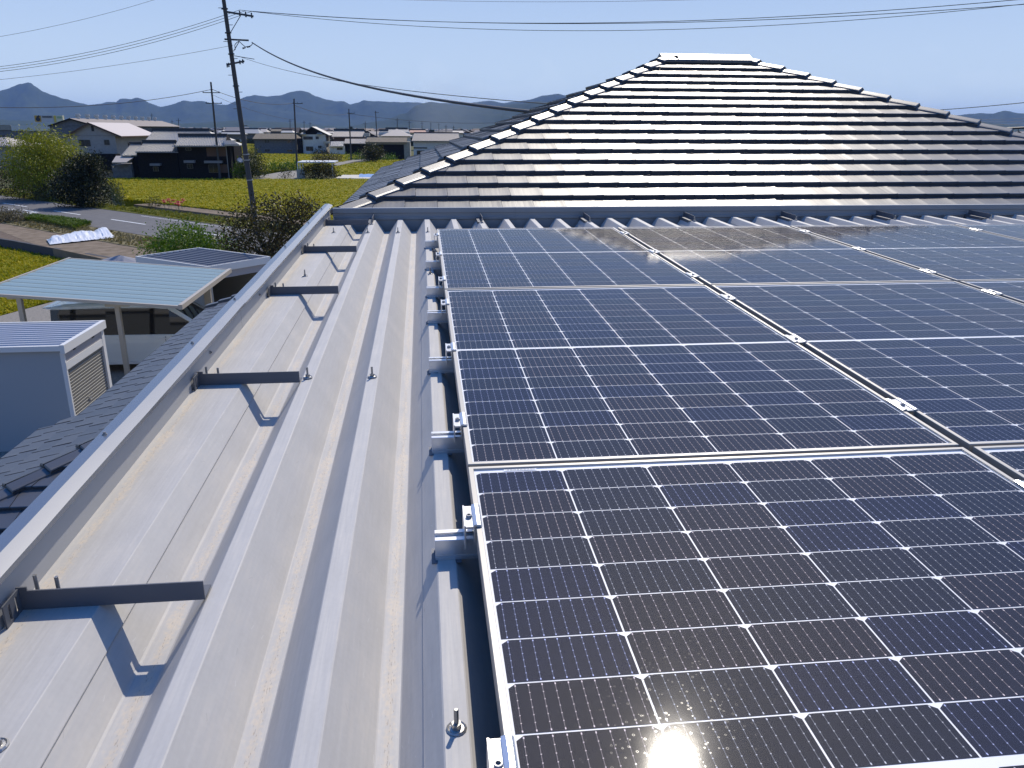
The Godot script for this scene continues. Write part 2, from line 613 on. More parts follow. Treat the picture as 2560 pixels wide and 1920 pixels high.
# what lies on the glass: dust specks, dried drops
func dust_maps() -> Array:
	var s := 1024
	var rough := Image.create(s, s, false, Image.FORMAT_L8)
	var hi := Image.create(s, s, false, Image.FORMAT_L8)
	var r := RandomNumberGenerator.new()
	r.seed = 8
	var n1 := noise_img(51, 0.01, s)
	for y in s:
		for x in s:
			var k := 0.50 + 0.08 * (n1.get_pixel(x, y).r - 0.5)
			rough.set_pixel(x, y, Color(k, k, k))
			var q := r.randf()
			hi.set_pixel(x, y, Color(q, q, q))
	for i in 900:
		var cx := r.randi() % s
		var cy := r.randi() % s
		var rad := r.randf_range(1.0, 4.5)
		for dy in range(-5, 6):
			for dx in range(-5, 6):
				var d := sqrt(dx * dx + dy * dy)
				if d < rad and (rad < 2.4 or d > rad - 1.7):
					rough.set_pixel(posmod(cx + dx, s), posmod(cy + dy, s), Color(1, 1, 1))
	return [tex(rough), hi]

func make_panels() -> void:
	var ct := cell_texture()
	var cells := []
	for q in [Color(1, 1, 1), Color(0.90, 0.93, 1.08), Color(1.1, 1.02, 0.98)]:
		var m := mat("cell", q, 1.0, 0.0, 0.0)
		m.albedo_color = q
		m.albedo_texture = ct
		cells.append(m)
	var dm := dust_maps()
	var glass := mat("panel_glass", Color(1, 1, 1), 0.11, 0.0, 0.40)
	glass.transparency = BaseMaterial3D.TRANSPARENCY_ALPHA
	glass.albedo_color = Color(1, 1, 1, 0.02)
	glass.roughness_texture = dm[0]
	bumped(glass, dm[1], 0.0006)
	var back := mat("backsheet", Color(0.72, 0.72, 0.72), 0.5)
	var lab := mat("serial_label", Color(0.82, 0.82, 0.80), 0.5)
	# one cell: square near corners, cut far corners, a little proud of the backsheet
	var cw := 0.1815
	var ch := 0.0897
	var cb := MB.new()
	var pts := [Vector2(0, 0), Vector2(cw, 0), Vector2(cw, ch - 0.008), Vector2(cw - 0.010, ch), Vector2(0.010, ch), Vector2(0, ch - 0.008)]
	var mid := Vector2(cw / 2, ch / 2)
	for i in 6:
		var a: Vector2 = pts[i]
		var d: Vector2 = pts[(i + 1) % 6]
		cb.tri(Vector3(mid.x, 0, -mid.y), Vector3(a.x, 0, -a.y), Vector3(d.x, 0, -d.y), Vector2(mid.x / cw, mid.y / ch), Vector2(a.x / cw, a.y / ch), Vector2(d.x / cw, d.y / ch))
		cb.quad(Vector3(a.x, -0.0003, -a.y), Vector3(d.x, -0.0003, -d.y), Vector3(d.x, 0, -d.y), Vector3(a.x, 0, -a.y), Vector2.ZERO, Vector2.ZERO, Vector2.ZERO, Vector2.ZERO)
	var cell_mesh := cb.mesh()
	# frame: four mitred bars with a top lip, hollow side and bottom flange
	var bars := []
	for L in [[PW, 0], [PL, 1]]:
		var b := MB.new()
		var ln: float = L[0]
		var lip := 0.0105
		# outer face at z = 0, the bar reaches to -z (inwards), x along
		var prof := [Vector2(0, -0.035), Vector2(0, -0.0008), Vector2(0.0008, 0), Vector2(lip - 0.0006, 0), Vector2(lip, -0.0006), Vector2(lip, -0.006), Vector2(0.0022, -0.0062), Vector2(0.0022, -0.033), Vector2(0.024, -0.033), Vector2(0.024, -0.035)]
		for k in prof.size():
			var a: Vector2 = prof[k]
			var d: Vector2 = prof[(k + 1) % prof.size()]
			b.quad(Vector3(a.x, a.y, -a.x), Vector3(ln - a.x, a.y, -a.x), Vector3(ln - d.x, d.y, -d.x), Vector3(d.x, d.y, -d.x))
		bars.append(b.mesh())
	var bk := MB.new()
	bk.quad(Vector3(0.009, -0.0046, -0.009), Vector3(PW - 0.009, -0.0046, -0.009), Vector3(PW - 0.009, -0.0046, -PL + 0.009), Vector3(0.009, -0.0046, -PL + 0.009))
	bk.quad(Vector3(0.009, -0.0056, -PL + 0.009), Vector3(PW - 0.009, -0.0056, -PL + 0.009), Vector3(PW - 0.009, -0.0056, -0.009), Vector3(0.009, -0.0056, -0.009))
	var back_mesh := bk.mesh()
	var gl := MB.new()
	var u := PW / 0.45
	var w := PL / 0.45
	gl.quad(Vector3(0.0108, -0.0016, -0.0108), Vector3(PW - 0.0108, -0.0016, -0.0108), Vector3(PW - 0.0108, -0.0016, -PL + 0.0108), Vector3(0.0108, -0.0016, -PL + 0.0108), Vector2(0, 0), Vector2(u, 0), Vector2(u, w), Vector2(0, w))
	var glass_mesh := gl.mesh()
	var tab := MB.new()
	tab.box2(Vector3(0, -0.0005, -0.008), Vector3(0.07, 0, 0))
	var tick := MB.new()
	for i in 26:
		var x := 0.004 + i * 0.0024
		tick.box2(Vector3(x, 0, -0.0065), Vector3(x + (0.0012 if i % 3 else 0.0006), 0.0002, -0.0015))
	var tab_mesh := tab.mesh()
	var tick_mesh := tick.mesh()
	var row_word := ["in the front row", "in the middle row", "in the far row"]
	var col_word := ["beside the bare ribs", "second from the bare ribs", "third from the bare ribs", "fourth from the bare ribs"]
	for r in 3:
		for c in 4:
			if r == 0 and c > 1 or r == 1 and c > 2:
				continue
			var o := Vector3(c * (PW + CGAP), 0, ROW_Z[r])
			var p := thing("solar_panel", "black solar panel %s, %s" % [row_word[r], col_word[c]], "solar panel", RT * Transform3D(Basis(), o), "solar panels on the metal roof")
			var tilt := rng.randf_range(-0.0012, 0.0012)
			part(p, "frame", bars[0], M.frame_alu)
			part(p, "frame", bars[0], M.frame_alu, Transform3D(Basis(Vector3.UP, PI), Vector3(PW, 0, -PL)))
			part(p, "frame", bars[1], M.frame_alu, Transform3D(Basis(Vector3.UP, PI / 2), Vector3(PW, 0, 0)))
			part(p, "frame", bars[1], M.frame_alu, Transform3D(Basis(Vector3.UP, -PI / 2), Vector3(0, 0, -PL)))
			part(p, "backsheet", back_mesh, back)
			for j in 18:
				var z := -(0.0215 + j * 0.0925 + (0.0135 if j >= 9 else 0.0))
				for i in 6:
					part(p, "cell", cell_mesh, cells[rng.randi() % 3], Transform3D(Basis(), Vector3(0.0148 + i * 0.1845, -0.0042, z)))
			part(p, "glass", glass_mesh, glass)
			if c == 0:
				var tb := part(p, "serial_label", tab_mesh, lab, Transform3D(Basis(), Vector3(0.075, -0.0034, -PL + 0.0205)))
				part(tb, "barcode", tick_mesh, M.black)
	make_rails()

func make_rails() -> void:
	var zs := [[-4.956, "under the far panel row by the roof's end"], [-4.301, "under the middle of the far panel row"], [-3.672, "under the near side of the far panel row"], [-3.223, "under the far side of the middle panel row"], [-2.608, "under the middle of the middle panel row"], [-1.988, "under the near side of the middle panel row"], [-1.504, "under the far side of the front panel row"], [-0.91, "under the middle of the front panel row"]]
	# rail section (z, y): two lips with a slot between them, side groove, foot
	var s := PackedVector2Array([Vector2(-0.020, -0.0775), Vector2(0.020, -0.0775), Vector2(0.020, -0.0715), Vector2(0.0165, -0.070), Vector2(0.0165, -0.066), Vector2(0.020, -0.0645), Vector2(0.020, -0.0362), Vector2(0.0192, -0.0355), Vector2(0.008, -0.0355), Vector2(0.008, -0.0385), Vector2(0.014, -0.0385), Vector2(0.014, -0.046), Vector2(-0.014, -0.046), Vector2(-0.014, -0.0385), Vector2(-0.008, -0.0385), Vector2(-0.008, -0.0355), Vector2(-0.0192, -0.0355), Vector2(-0.020, -0.0362), Vector2(-0.020, -0.0645), Vector2(-0.0165, -0.066), Vector2(-0.0165, -0.070), Vector2(-0.020, -0.0715)])
	# end clamp in (x, y): a foot on the rail, an upright, and a lip over the frame
	var ec := MB.new()
	ec.box2(Vector3(-0.0215, -0.045, -0.04), Vector3(-0.0187, 0.0035, 0.04))
	ec.box2(Vector3(-0.0187, -0.0025, -0.04), Vector3(-0.0042, 0.0015, 0.04))
	ec.box2(Vector3(-0.0042, -0.034, -0.04), Vector3(-0.0012, 0.0015, 0.04))
	ec.prism(PackedVector2Array([Vector2(-0.0045, 0.0017), Vector2(0.0118, 0.0012), Vector2(0.0118, 0.0022), Vector2(0.008, 0.0056), Vector2(0.002, 0.0064), Vector2(-0.0045, 0.0046)]), -0.04, 0.04)
	var end_mesh := ec.mesh()
	var mc := MB.new()
	mc.box2(Vector3(0.0012, -0.0025, -0.04), Vector3(CGAP - 0.0012, 0.0012, 0.04))
	mc.prism(PackedVector2Array([Vector2(-0.010, 0.0013), Vector2(0.0035, 0.0013), Vector2(0.0035, 0.0040), Vector2(-0.003, 0.0050), Vector2(-0.010, 0.0026)]), -0.04, 0.04)
	mc.prism(PackedVector2Array([Vector2(CGAP - 0.0035, 0.0013), Vector2(CGAP + 0.010, 0.0013), Vector2(CGAP + 0.010, 0.0026), Vector2(CGAP + 0.003, 0.0050), Vector2(CGAP - 0.0035, 0.0040)]), -0.04, 0.04)
	mc.box2(Vector3(0.0012, -0.034, -0.04), Vector3(0.0036, -0.0025, 0.04))
	mc.box2(Vector3(CGAP - 0.0036, -0.034, -0.04), Vector3(CGAP - 0.0012, -0.0025, 0.04))
	var mid_mesh := mc.mesh()
	var bo := MB.new()
	for i in 12:                     # socket-head bolt
		var a0 := TAU * i / 12
		var a1 := TAU * (i + 1) / 12
		var ring := [[0.0058, 0.0], [0.0058, 0.0055], [0.0052, 0.0062], [0.0034, 0.0062], [0.0034, 0.0025], [0.0, 0.0025]]
		for k in 5:
			var q: Array = ring[k]
			var w: Array = ring[k + 1]
			bo.quad(Vector3(cos(a0) * q[0], q[1], -sin(a0) * q[0]), Vector3(cos(a1) * q[0], q[1], -sin(a1) * q[0]), Vector3(cos(a1) * w[0], w[1], -sin(a1) * w[0]), Vector3(cos(a0) * w[0], w[1], -sin(a0) * w[0]))
	var bolt_mesh := bo.mesh()
	var foot := MB.new()
	foot.box2(Vector3(-0.028, -0.0795, -0.024), Vector3(0.028, -0.0777, 0.03))
	var foot_mesh := foot.mesh()
	for q in zs:
		var z: float = q[0]
		var ln := 2.35 if z > -1.6 else (3.5 if z > -3.4 else 4.7)
		var b := MB.new()
		var cc := PackedVector2Array()
		for e in s:
			cc.append(Vector2(-e.x, e.y))      # turned a quarter so that the section runs along x
		cc.reverse()
		b.prism(cc, -0.076, ln, Transform3D(Basis(Vector3(0, 0, -1), Vector3(0, 1, 0), Vector3(1, 0, 0)), Vector3.ZERO))
		var r := thing("mounting_rail", "aluminium mounting rail with end clamp %s" % q[1], "rail", RT * Transform3D(Basis(), Vector3(0, 0, z)), "rails under the solar panels")
		part(r, "rail", b.mesh(), M.aluminium)
		var e := part(r, "end_clamp", end_mesh, M.aluminium)
		part(e, "bolt", bolt_mesh, M.steel, Transform3D(Basis(), Vector3(-0.0115, 0.0015, 0.004)))
		for c in range(1, 4):
			if c * (PW + CGAP) > ln:
				break
			var mclamp := part(r, "mid_clamp", mid_mesh, M.aluminium, Transform3D(Basis(), Vector3(c * PW + (c - 1) * CGAP, 0, 0)))
			part(mclamp, "bolt", bolt_mesh, M.steel, Transform3D(Basis(), Vector3(CGAP / 2, 0.0012, 0.004)))
		part(r, "foot", foot_mesh, M.dark_steel, Transform3D(Basis(), Vector3(-0.055, 0, 0)))

# ---------------------------------------------------------------- flat-tiled roofs
const TW := 0.3065                 # working width of a tile
const TT := 0.037                  # step from one course to the next
const TOVER := 0.36                # length of a tile along the slope
var tile_full := []
var tile_mats := []
var caps_full := {}

func tile_texture() -> Image:
	var w := 512
	var h := 64
	var im := Image.create(w, h, false, Image.FORMAT_L8)
	var f := FastNoiseLite.new()
	f.seed = 91
	f.frequency = 0.05
	f.fractal_octaves = 3
	for y in h:
		for x in w:
			var a := TAU * x / w
			var k := f.get_noise_3d(cos(a) * 90.0, sin(a) * 90.0, y * 0.22)
			var fine := f.get_noise_3d(cos(a) * 260.0, sin(a) * 260.0, y * 0.5)
			var wide := f.get_noise_3d(cos(a) * 34.0 + 300.0, sin(a) * 34.0, y * 0.12)
			var q := clampf(0.5 + wide * 0.55 + k * 0.35 + fine * 0.15, 0.0, 1.0)
			im.set_pixel(x, y, Color(q, q, q))
	return im

# a tile by its four plan corners: x at the front edge (a..b) and at the back edge (c..d), from the tile's own corner; +y off the slope, -z up the slope
func tile_mesh(a: float, b: float, c: float, d: float, u0: float) -> ArrayMesh:
	var m := MB.new()
	var up := PackedFloat32Array([0.0, 0.0003, 0.0006, 0.0019, 0.0042])     # a slight roll towards the lap at the right
	var st := [0.0, 0.08, 0.66, 0.85, 1.0]
	var hf := TT
	var hb := TT - TOVER * TT / 0.276
	var zr := -0.007
	for k in 4:
		var p: float = st[k]
		var q: float = st[k + 1]
		var x0 := lerpf(a, b, p)
		var x1 := lerpf(a, b, q)
		var x2 := lerpf(c, d, q)
		var x3 := lerpf(c, d, p)
		var y0: float = up[k]
		var y1: float = up[k + 1]
		m.quad(Vector3(x0, hf + y0, zr), Vector3(x1, hf + y1, zr), Vector3(x2, hb + y1, -TOVER), Vector3(x3, hb + y0, -TOVER), Vector2(u0 + x0 / TW, 0), Vector2(u0 + x1 / TW, 0), Vector2(u0 + x2 / TW, 1), Vector2(u0 + x3 / TW, 1))
		m.quad(Vector3(x0, hf - 0.005 + y0, 0), Vector3(x1, hf - 0.005 + y1, 0), Vector3(x1, hf + y1, zr), Vector3(x0, hf + y0, zr), Vector2(u0 + x0 / TW, 0), Vector2(u0 + x1 / TW, 0), Vector2(u0 + x1 / TW, 0.03), Vector2(u0 + x0 / TW, 0.03))
		m.quad(Vector3(x0, 0.001, 0), Vector3(x1, 0.001, 0), Vector3(x1, hf - 0.005 + y1, 0), Vector3(x0, hf - 0.005 + y0, 0), Vector2(u0, 0.1), Vector2(u0, 0.1), Vector2(u0, 0.1), Vector2(u0, 0.1))
	m.quad(Vector3(b, 0.001, 0), Vector3(d, hb - 0.012, -TOVER), Vector3(d, hb + up[4], -TOVER), Vector3(b, hf + up[4] - 0.001, 0))
	m.quad(Vector3(c, hb - 0.012, -TOVER), Vector3(a, 0.001, 0), Vector3(a, hf - 0.001, 0), Vector3(c, hb, -TOVER))
	return m.mesh()

# a hip or ridge cap: two flanges at right angles in plan to the run, thick rounded nose at the lower end. -z is the way up the run.
func cap_mesh(ln: float, fl_a: Vector3, fl_b: Vector3, wide: float) -> ArrayMesh:
	var m := MB.new()
	for s in 2:
		var f: Vector3 = (fl_a if s == 0 else fl_b) * wide
		var n := (f.cross(Vector3(0, 0, -1)) if s == 0 else Vector3(0, 0, -1).cross(f)).normalized()
		if n.y < 0: n = -n
		var h0 := 0.056
		var h1 := 0.018
		var t := 0.040
		# along the flange's width: crown, then the edge that turns down
		var w := PackedFloat32Array([0.0, 0.82, 0.96, 1.0])
		var dn := PackedFloat32Array([0.0, 0.002, 0.008, 0.020])
		for k in 3:
			var a := f * w[k]
			var b := f * w[k + 1]
			var ya := Vector3(0, -dn[k], 0)
			var yb := Vector3(0, -dn[k + 1], 0)
			var p0 := a + n * h0 + ya + Vector3(0, 0, -0.012)
			var p1 := b + n * h0 + yb + Vector3(0, 0, -0.012)
			var p2 := b + n * h1 + yb + Vector3(0, 0, -ln)
			var p3 := a + n * h1 + ya + Vector3(0, 0, -ln)
			var q0 := a + n * (h0 - 0.012) + ya
			var q1 := b + n * (h0 - 0.012) + yb
			var r0 := a + n * (h0 - t) + ya
			var r1 := b + n * (h0 - t) + yb
			if s == 0:
				m.quad(p1, p0, p3, p2); m.quad(q1, q0, p0, p1); m.quad(r1, r0, q0, q1)
			else:
				m.quad(p0, p1, p2, p3); m.quad(q0, q1, p1, p0); m.quad(r0, r1, q1, q0)
		var e := f * 1.0 + Vector3(0, -dn[3], 0)
		var g0 := e + n * (h0 - 0.006) + Vector3(0, 0, -0.006)
		var g1 := e + n * h1 + Vector3(0, 0, -ln)
		var g2 := e + n * (h1 - 0.028) + Vector3(0, 0, -ln)
		var g3 := e + n * (h0 - t)
		if s == 0: m.quad(g3, g0, g1, g2)
		else: m.quad(g0, g3, g2, g1)
	return m.mesh()

func in_frame(p: Vector3, margin := 0.04) -> bool:
	var q := cam.transform.affine_inverse() * p
	if q.z > -0.1: return false
	return absf(q.x / -q.z) < 0.6507 + margin and absf(q.y / -q.z) < 0.488 + margin

# Lays courses on one slope. org: a point of the eave line; along: unit vector along the eave (to the right seen from below the slope);
# up: unit vector up the slope; run: level distance between courses; cut(i_dist) gives the [min, max] along at a level distance from the eave.
func lay_tiles(parent: Node, org: Vector3, along: Vector3, pitch: float, run: float, first: int, count: int, cut: Callable, seen: Callable, shift := 0.5) -> void:
	var inward := Vector3.UP.cross(along)                 # level, up the slope
	var up := (inward + Vector3.UP * pitch).normalized()
	var nor := along.cross(-up).normalized()
	if nor.y < 0: nor = -nor
	var basis := Basis(along, nor, -up)
	var rest := MB.new()
	for i in range(first, first + count):
		var dist := i * run
		var lf: Vector2 = cut.call(dist)
		var lb: Vector2 = cut.call(dist + TOVER * 0.9285)
		if lf.y - lf.x < 0.05: continue
		var k := floori(lf.x / TW) - 1
		var off := shift * TW if i % 2 else 0.0
		while k * TW + off < lf.y:
			var a := k * TW + off
			var b := a + TW - 0.0035
			k += 1
			var fa := maxf(a, lf.x)
			var fb := minf(b, lf.y)
			var ba := clampf(a, lb.x, lb.y)
			var bb := clampf(b, lb.x, lb.y)
			if fb - fa < 0.02: continue
			var o := org + along * a + inward * dist + Vector3.UP * (dist * pitch)
			var whole_tile := is_equal_approx(fa, a) and is_equal_approx(fb, b) and is_equal_approx(ba, a) and is_equal_approx(bb, b)
			var tilt := Basis(Vector3(0, 0, 1), rng.randf_range(-0.006, 0.006)) * Basis(Vector3(1, 0, 0), rng.randf_range(-0.009, 0.009))
			var xf := Transform3D(basis * tilt, o + nor * rng.randf_range(0.0, 0.0012))
			if seen.call(o + along * TW / 2):
				var mesh: Mesh = tile_full[rng.randi() % 4] if whole_tile else tile_mesh(fa - a, fb - a, ba - a, bb - a, rng.randf())
				part(parent, "tile", mesh, tile_mats[rng.randi() % 3], xf)
			else:
				rest.quad(xf * Vector3(fa - a, TT, 0), xf * Vector3(fb - a, TT, 0), xf * Vector3(bb - a, -0.009, -TOVER), xf * Vector3(ba - a, -0.009, -TOVER))
				rest.quad(xf * Vector3(fa - a, 0, 0), xf * Vector3(fb - a, 0, 0), xf * Vector3(fb - a, TT, 0), xf * Vector3(fa - a, TT, 0))
	if rest.v.size():
		var o := part(parent, "tile", rest.mesh(), tile_mats[0])
		o.set_meta("kind", "stuff")

func lay_caps(parent: Node, called: String, p0: Vector3, dir: Vector3, count: int, step: float, fa: Vector3, fb: Vector3, wide := 0.115) -> void:
	# dir: unit vector up the run; fa, fb: unit vectors down each slope, square to the run
	var back := -dir
	var side := Vector3.UP.cross(back).normalized()
	var yy := back.cross(side).normalized()
	var basis := Basis(side, yy, back)
	var inv := basis.inverse()
	var la := inv * fa
	var lb := inv * fb
	la.z = 0; lb.z = 0
	var key := "%s" % [[la.snappedf(0.001), lb.snappedf(0.001), step, wide]]
	if not caps_full.has(key):
		caps_full[key] = cap_mesh(step + 0.05, la.normalized(), lb.normalized(), wide)
	for i in count:
		var p := p0 + dir * (step * i)
		part(parent, called, caps_full[key], tile_mats[rng.randi() % 3], Transform3D(basis * Basis(Vector3(1, 0, 0), rng.randf_range(-0.006, 0.006)), p))

func make_tile_house() -> void:
	var tile_bump := tile_texture()
	for q in [Color(0.052, 0.053, 0.058), Color(0.046, 0.047, 0.052), Color(0.060, 0.060, 0.064)]:
		var m := mat("roof_tile", q, 0.40, 0.0, 0.72)
		bumped(m, tile_bump, 0.04)
		tile_mats.append(m)
	for k in 4:
		tile_full.append(tile_mesh(0, TW - 0.0035, 0, TW - 0.0035, k * 0.27))
	var h := thing("tile_roofed_house", "house with dark glossy flat-tiled hip roof beyond the panels and a tiled skirt roof", "house")
	var plaster := mat("plaster", Color(0.62, 0.58, 0.50), 0.85)
	# upper hip roof: eave corner x -0.863, z -7.703; pitch 4 in 10; hips at 45 degrees
	var run := 0.2565
	var eave := Vector3(-0.863, 0.045 + 0.4 * (-7.785 + 7.703) - 0.03, -7.703)
	var rz := -12.0
	var rl := eave.x + (eave.z - rz)              # ridge ends
	var rr := 4.56
	var xr := rr + (eave.z - rz)
	var zb := rz - (eave.z - rz)
	var ry := eave.y + 0.4 * (eave.z - rz)
	var deck := MB.new()
	var A := eave
	var B := Vector3(xr, eave.y, eave.z)
	var C := Vector3(xr, eave.y, zb)
	var D := Vector3(eave.x, eave.y, zb)
	var P := Vector3(rl, ry, rz)
	var Q := Vector3(rr, ry, rz)
	deck.quad(A, B, Q, P)
	deck.tri(D, A, P)
	deck.quad(C, D, P, Q)
	deck.tri(B, C, Q)
	var dn := Vector3(0, -0.16, 0)
	for e in [[A, B], [B, C], [C, D], [D, A]]:
		deck.quad(e[0] + dn, e[1] + dn, e[1], e[0])
	deck.quad(D + dn, C + dn, B + dn, A + dn)
	var roof := part(h, "hip_roof", deck.mesh(), tile_mats[1])
	var front_seen := func(p: Vector3) -> bool: return in_frame(p, 0.03)
	var west_seen := func(p: Vector3) -> bool: return in_frame(p, 0.03) and p.x < 2.6
	lay_tiles(roof, eave, Vector3(1, 0, 0), 0.4, run, 0, 17, func(d: float) -> Vector2: return Vector2(d + 0.02, xr - eave.x - d - 0.02) , front_seen, 0.33)
	lay_tiles(roof, D, Vector3(0, 0, 1), 0.4, run, 0, 17, func(d: float) -> Vector2: return Vector2(d + 0.02, eave.z - zb - d - 0.02), west_seen, 0.33)
	var hl := Vector3(1, 0.4, -1).normalized()
	var step := run * sqrt(2.16)
	var fdown := Vector3(0, -0.4, 1).normalized()
	var wdown := Vector3(-1, -0.4, 0).normalized()
	var edown := Vector3(1, -0.4, 0).normalized()
	var sq := func(v: Vector3, d: Vector3) -> Vector3: return (v - d * v.dot(d)).normalized()
	lay_caps(roof, "hip_tile", A + Vector3(0.0, 0.012, 0.0), hl, 17, step, sq.call(fdown, hl), sq.call(wdown, hl))
	var hr := Vector3(-1, 0.4, -1).normalized()
	lay_caps(roof, "hip_tile", B + Vector3(0.0, 0.012, 0.0), hr, 17, step, sq.call(fdown, hr), sq.call(edown, hr))
	# ridge: four caps laid level, each a flat saddle
	for i in 4:
		var m := MB.new()
		var x0 := rl - 0.10 + i * (rr - rl + 0.20) / 4.0 + 0.002
		var x1 := rl - 0.10 + (i + 1) * (rr - rl + 0.20) / 4.0 - 0.002
		var sec := PackedVector2Array([Vector2(-0.225, -0.062), Vector2(0, 0.03), Vector2(0.225, -0.062), Vector2(0.227, -0.034), Vector2(0.215, -0.020), Vector2(0.02, 0.070), Vector2(-0.02, 0.070), Vector2(-0.215, -0.020), Vector2(-0.227, -0.034)])
		m.prism(sec, x0, x1, Transform3D(Basis(Vector3(0, 0, -1), Vector3(0, 1, 0), Vector3(1, 0, 0)), Vector3(0, ry, rz)))
		part(roof, "ridge_tile", m.mesh(), tile_mats[i % 3])
	# walls below the upper roof
	var w := MB.new()
	w.box2(Vector3(eave.x + 0.5, GY - 1.0, zb + 0.62), Vector3(xr - 0.62, eave.y - 0.12, eave.z - 0.62))
	part(h, "wall", w.mesh(), plaster)
	# lower roof along the west side: its eave steps out once, hip towards the south, stepped verge at the north end
	var le := Vector3(-5.02, -2.95, -6.95)
	var lp := 0.35
	var lz := -16.5
	var top := -0.86
	var ld := MB.new()
	var a := le + Vector3(0, -0.004, 0)
	var b := Vector3(le.x, a.y, -10.12)
	var b2 := Vector3(-4.50, a.y + lp * 0.52, -10.12)
	var c2 := Vector3(-4.50, b2.y, lz)
	var wide := top - le.x
	var pt := Vector3(top, a.y + lp * wide, le.z - wide)
	var ct := Vector3(top, pt.y, lz)
	ld.quad(b, a, pt, Vector3(top, pt.y, -11.2)); ld.tri(b, Vector3(top, pt.y, -11.2), b2)
	ld.quad(c2, b2, Vector3(top, pt.y, -11.2), ct)
	ld.tri(a, Vector3(top, a.y, a.z), pt)
	ld.box2(Vector3(le.x + 0.15, a.y - 0.2, -10.1), Vector3(top, a.y - 0.02, le.z - 0.15))
	ld.box2(Vector3(-4.4, b2.y - 0.25, lz + 0.02), Vector3(top, b2.y - 0.06, -10.1))
	var low := part(h, "skirt_roof", ld.mesh(), tile_mats[1])
	var low_seen := func(p: Vector3) -> bool: return in_frame(p, 0.02) and (EYE.x - p.x) / (EYE.y - p.y) > 0.90
	var side_cut := func(d: float) -> Vector2:
		var nearest := le.z - lz - d - 0.02
		return Vector2(0.0 if d > 0.5 else -10.12 - lz, nearest)
	lay_tiles(low, Vector3(le.x, a.y, lz), Vector3(0, 0, 1), lp, 0.26, 0, 16, side_cut, low_seen, 0.22)
	lay_tiles(low, le, Vector3(1, 0, 0), lp, 0.26, 0, 10, func(d: float) -> Vector2: return Vector2(d + 0.02, wide), low_seen, 0.33)
	var lh := Vector3(1, lp, -1).normalized()
	var ff := Vector3(0, -lp, 1).normalized()
	var ww := Vector3(-1, -lp, 0).normalized()
	lay_caps(low, "hip_tile", le + Vector3(0, 0.012, 0), lh, 12, 0.26 * sqrt(2.0 + lp * lp), sq.call(ff, lh), sq.call(ww, lh), 0.125)
	var vt := MB.new()
	vt.box2(Vector3(0, -0.05, -0.07), Vector3(0.27, 0.05, 0.10))
	var vm := vt.mesh()
	for i in 13:
		var x := -4.52 + 0.26 * i
		part(low, "verge_tile", vm, tile_mats[i % 3], Transform3D(Basis(Vector3(0, 0, 1), 0.23), Vector3(x, b2.y + lp * (x + 4.5) + 0.035, lz)))
	var lw := MB.new()
	lw.box2(Vector3(-4.0, GY - 1.0, lz + 0.4), Vector3(-0.84, a.y - 0.05, -7.3))
	part(h, "wall", lw.mesh(), plaster)

# ---------------------------------------------------------------- the ground and what is laid on it
# a slab with an outline given in plan (x, z), its top at y1 and its sides down to y0
func plan_slab(pts: Array, y1: float, y0: float) -> ArrayMesh:
	var poly := PackedVector2Array()
	for p in pts:
		poly.append(Vector2(p.x, p.z) if p is Vector3 else p)
	if Geometry2D.is_polygon_clockwise(poly):
		poly.reverse()
	var b := MB.new()
	var m := poly.size()
	var tr := Geometry2D.triangulate_polygon(poly)
	for i in range(0, tr.size(), 3):
		var p := [poly[tr[i]], poly[tr[i + 1]], poly[tr[i + 2]]]
		var q := []
		for e in p: q.append(Vector3(e.x, y1, e.y))
		if (q[1] - q[0]).cross(q[2] - q[0]).y > 0: b.tri(q[0], q[1], q[2])
		else: b.tri(q[0], q[2], q[1])
	for i in m:
		var a := poly[i]
		var d := poly[(i + 1) % m]
		var a1 := Vector3(a.x, y1, a.y)
		var d1 := Vector3(d.x, y1, d.y)
		var a0 := Vector3(a.x, y0, a.y)
		var d0 := Vector3(d.x, y0, d.y)
		b.quad(d0, a0, a1, d1)
	return b.mesh()

const BASE := GY - 1.0

func make_ground() -> void:
	var soil := grained("field_soil", Color(0.075, 0.085, 0.03), Color(0.13, 0.115, 0.055), 38.0, 0.95, 0.2, 61)
	var g := MB.new()
	var e := 13000.0
	g.quad(Vector3(-e, BASE, e), Vector3(e, BASE, e), Vector3(e, BASE, -e), Vector3(-e, BASE, -e))
	setting("ground", g.mesh(), soil, "flat farmland that runs to the foot of the hills", "ground")
	# the yard round the houses, gravelled
	var gravel := grained("gravel", Color(0.10, 0.095, 0.085), Color(0.34, 0.31, 0.27), 1.3, 0.95, 0.2, 65, 0.05, 0.4, 0.35)
	var yard := [gp(-500, 900), gp(0, 790), gp(140, 752), gp(270, 716), gp(330, 694), gp(430, 672), gp(560, 655), Vector3(6, 0, -38), Vector3(14, 0, -38), Vector3(14, 0, 8), Vector3(-16, 0, 8)]
	setting("yard_ground", plan_slab(yard, GY, BASE - 0.2), gravel, "gravel yard round the sheds and the carport", "yard")

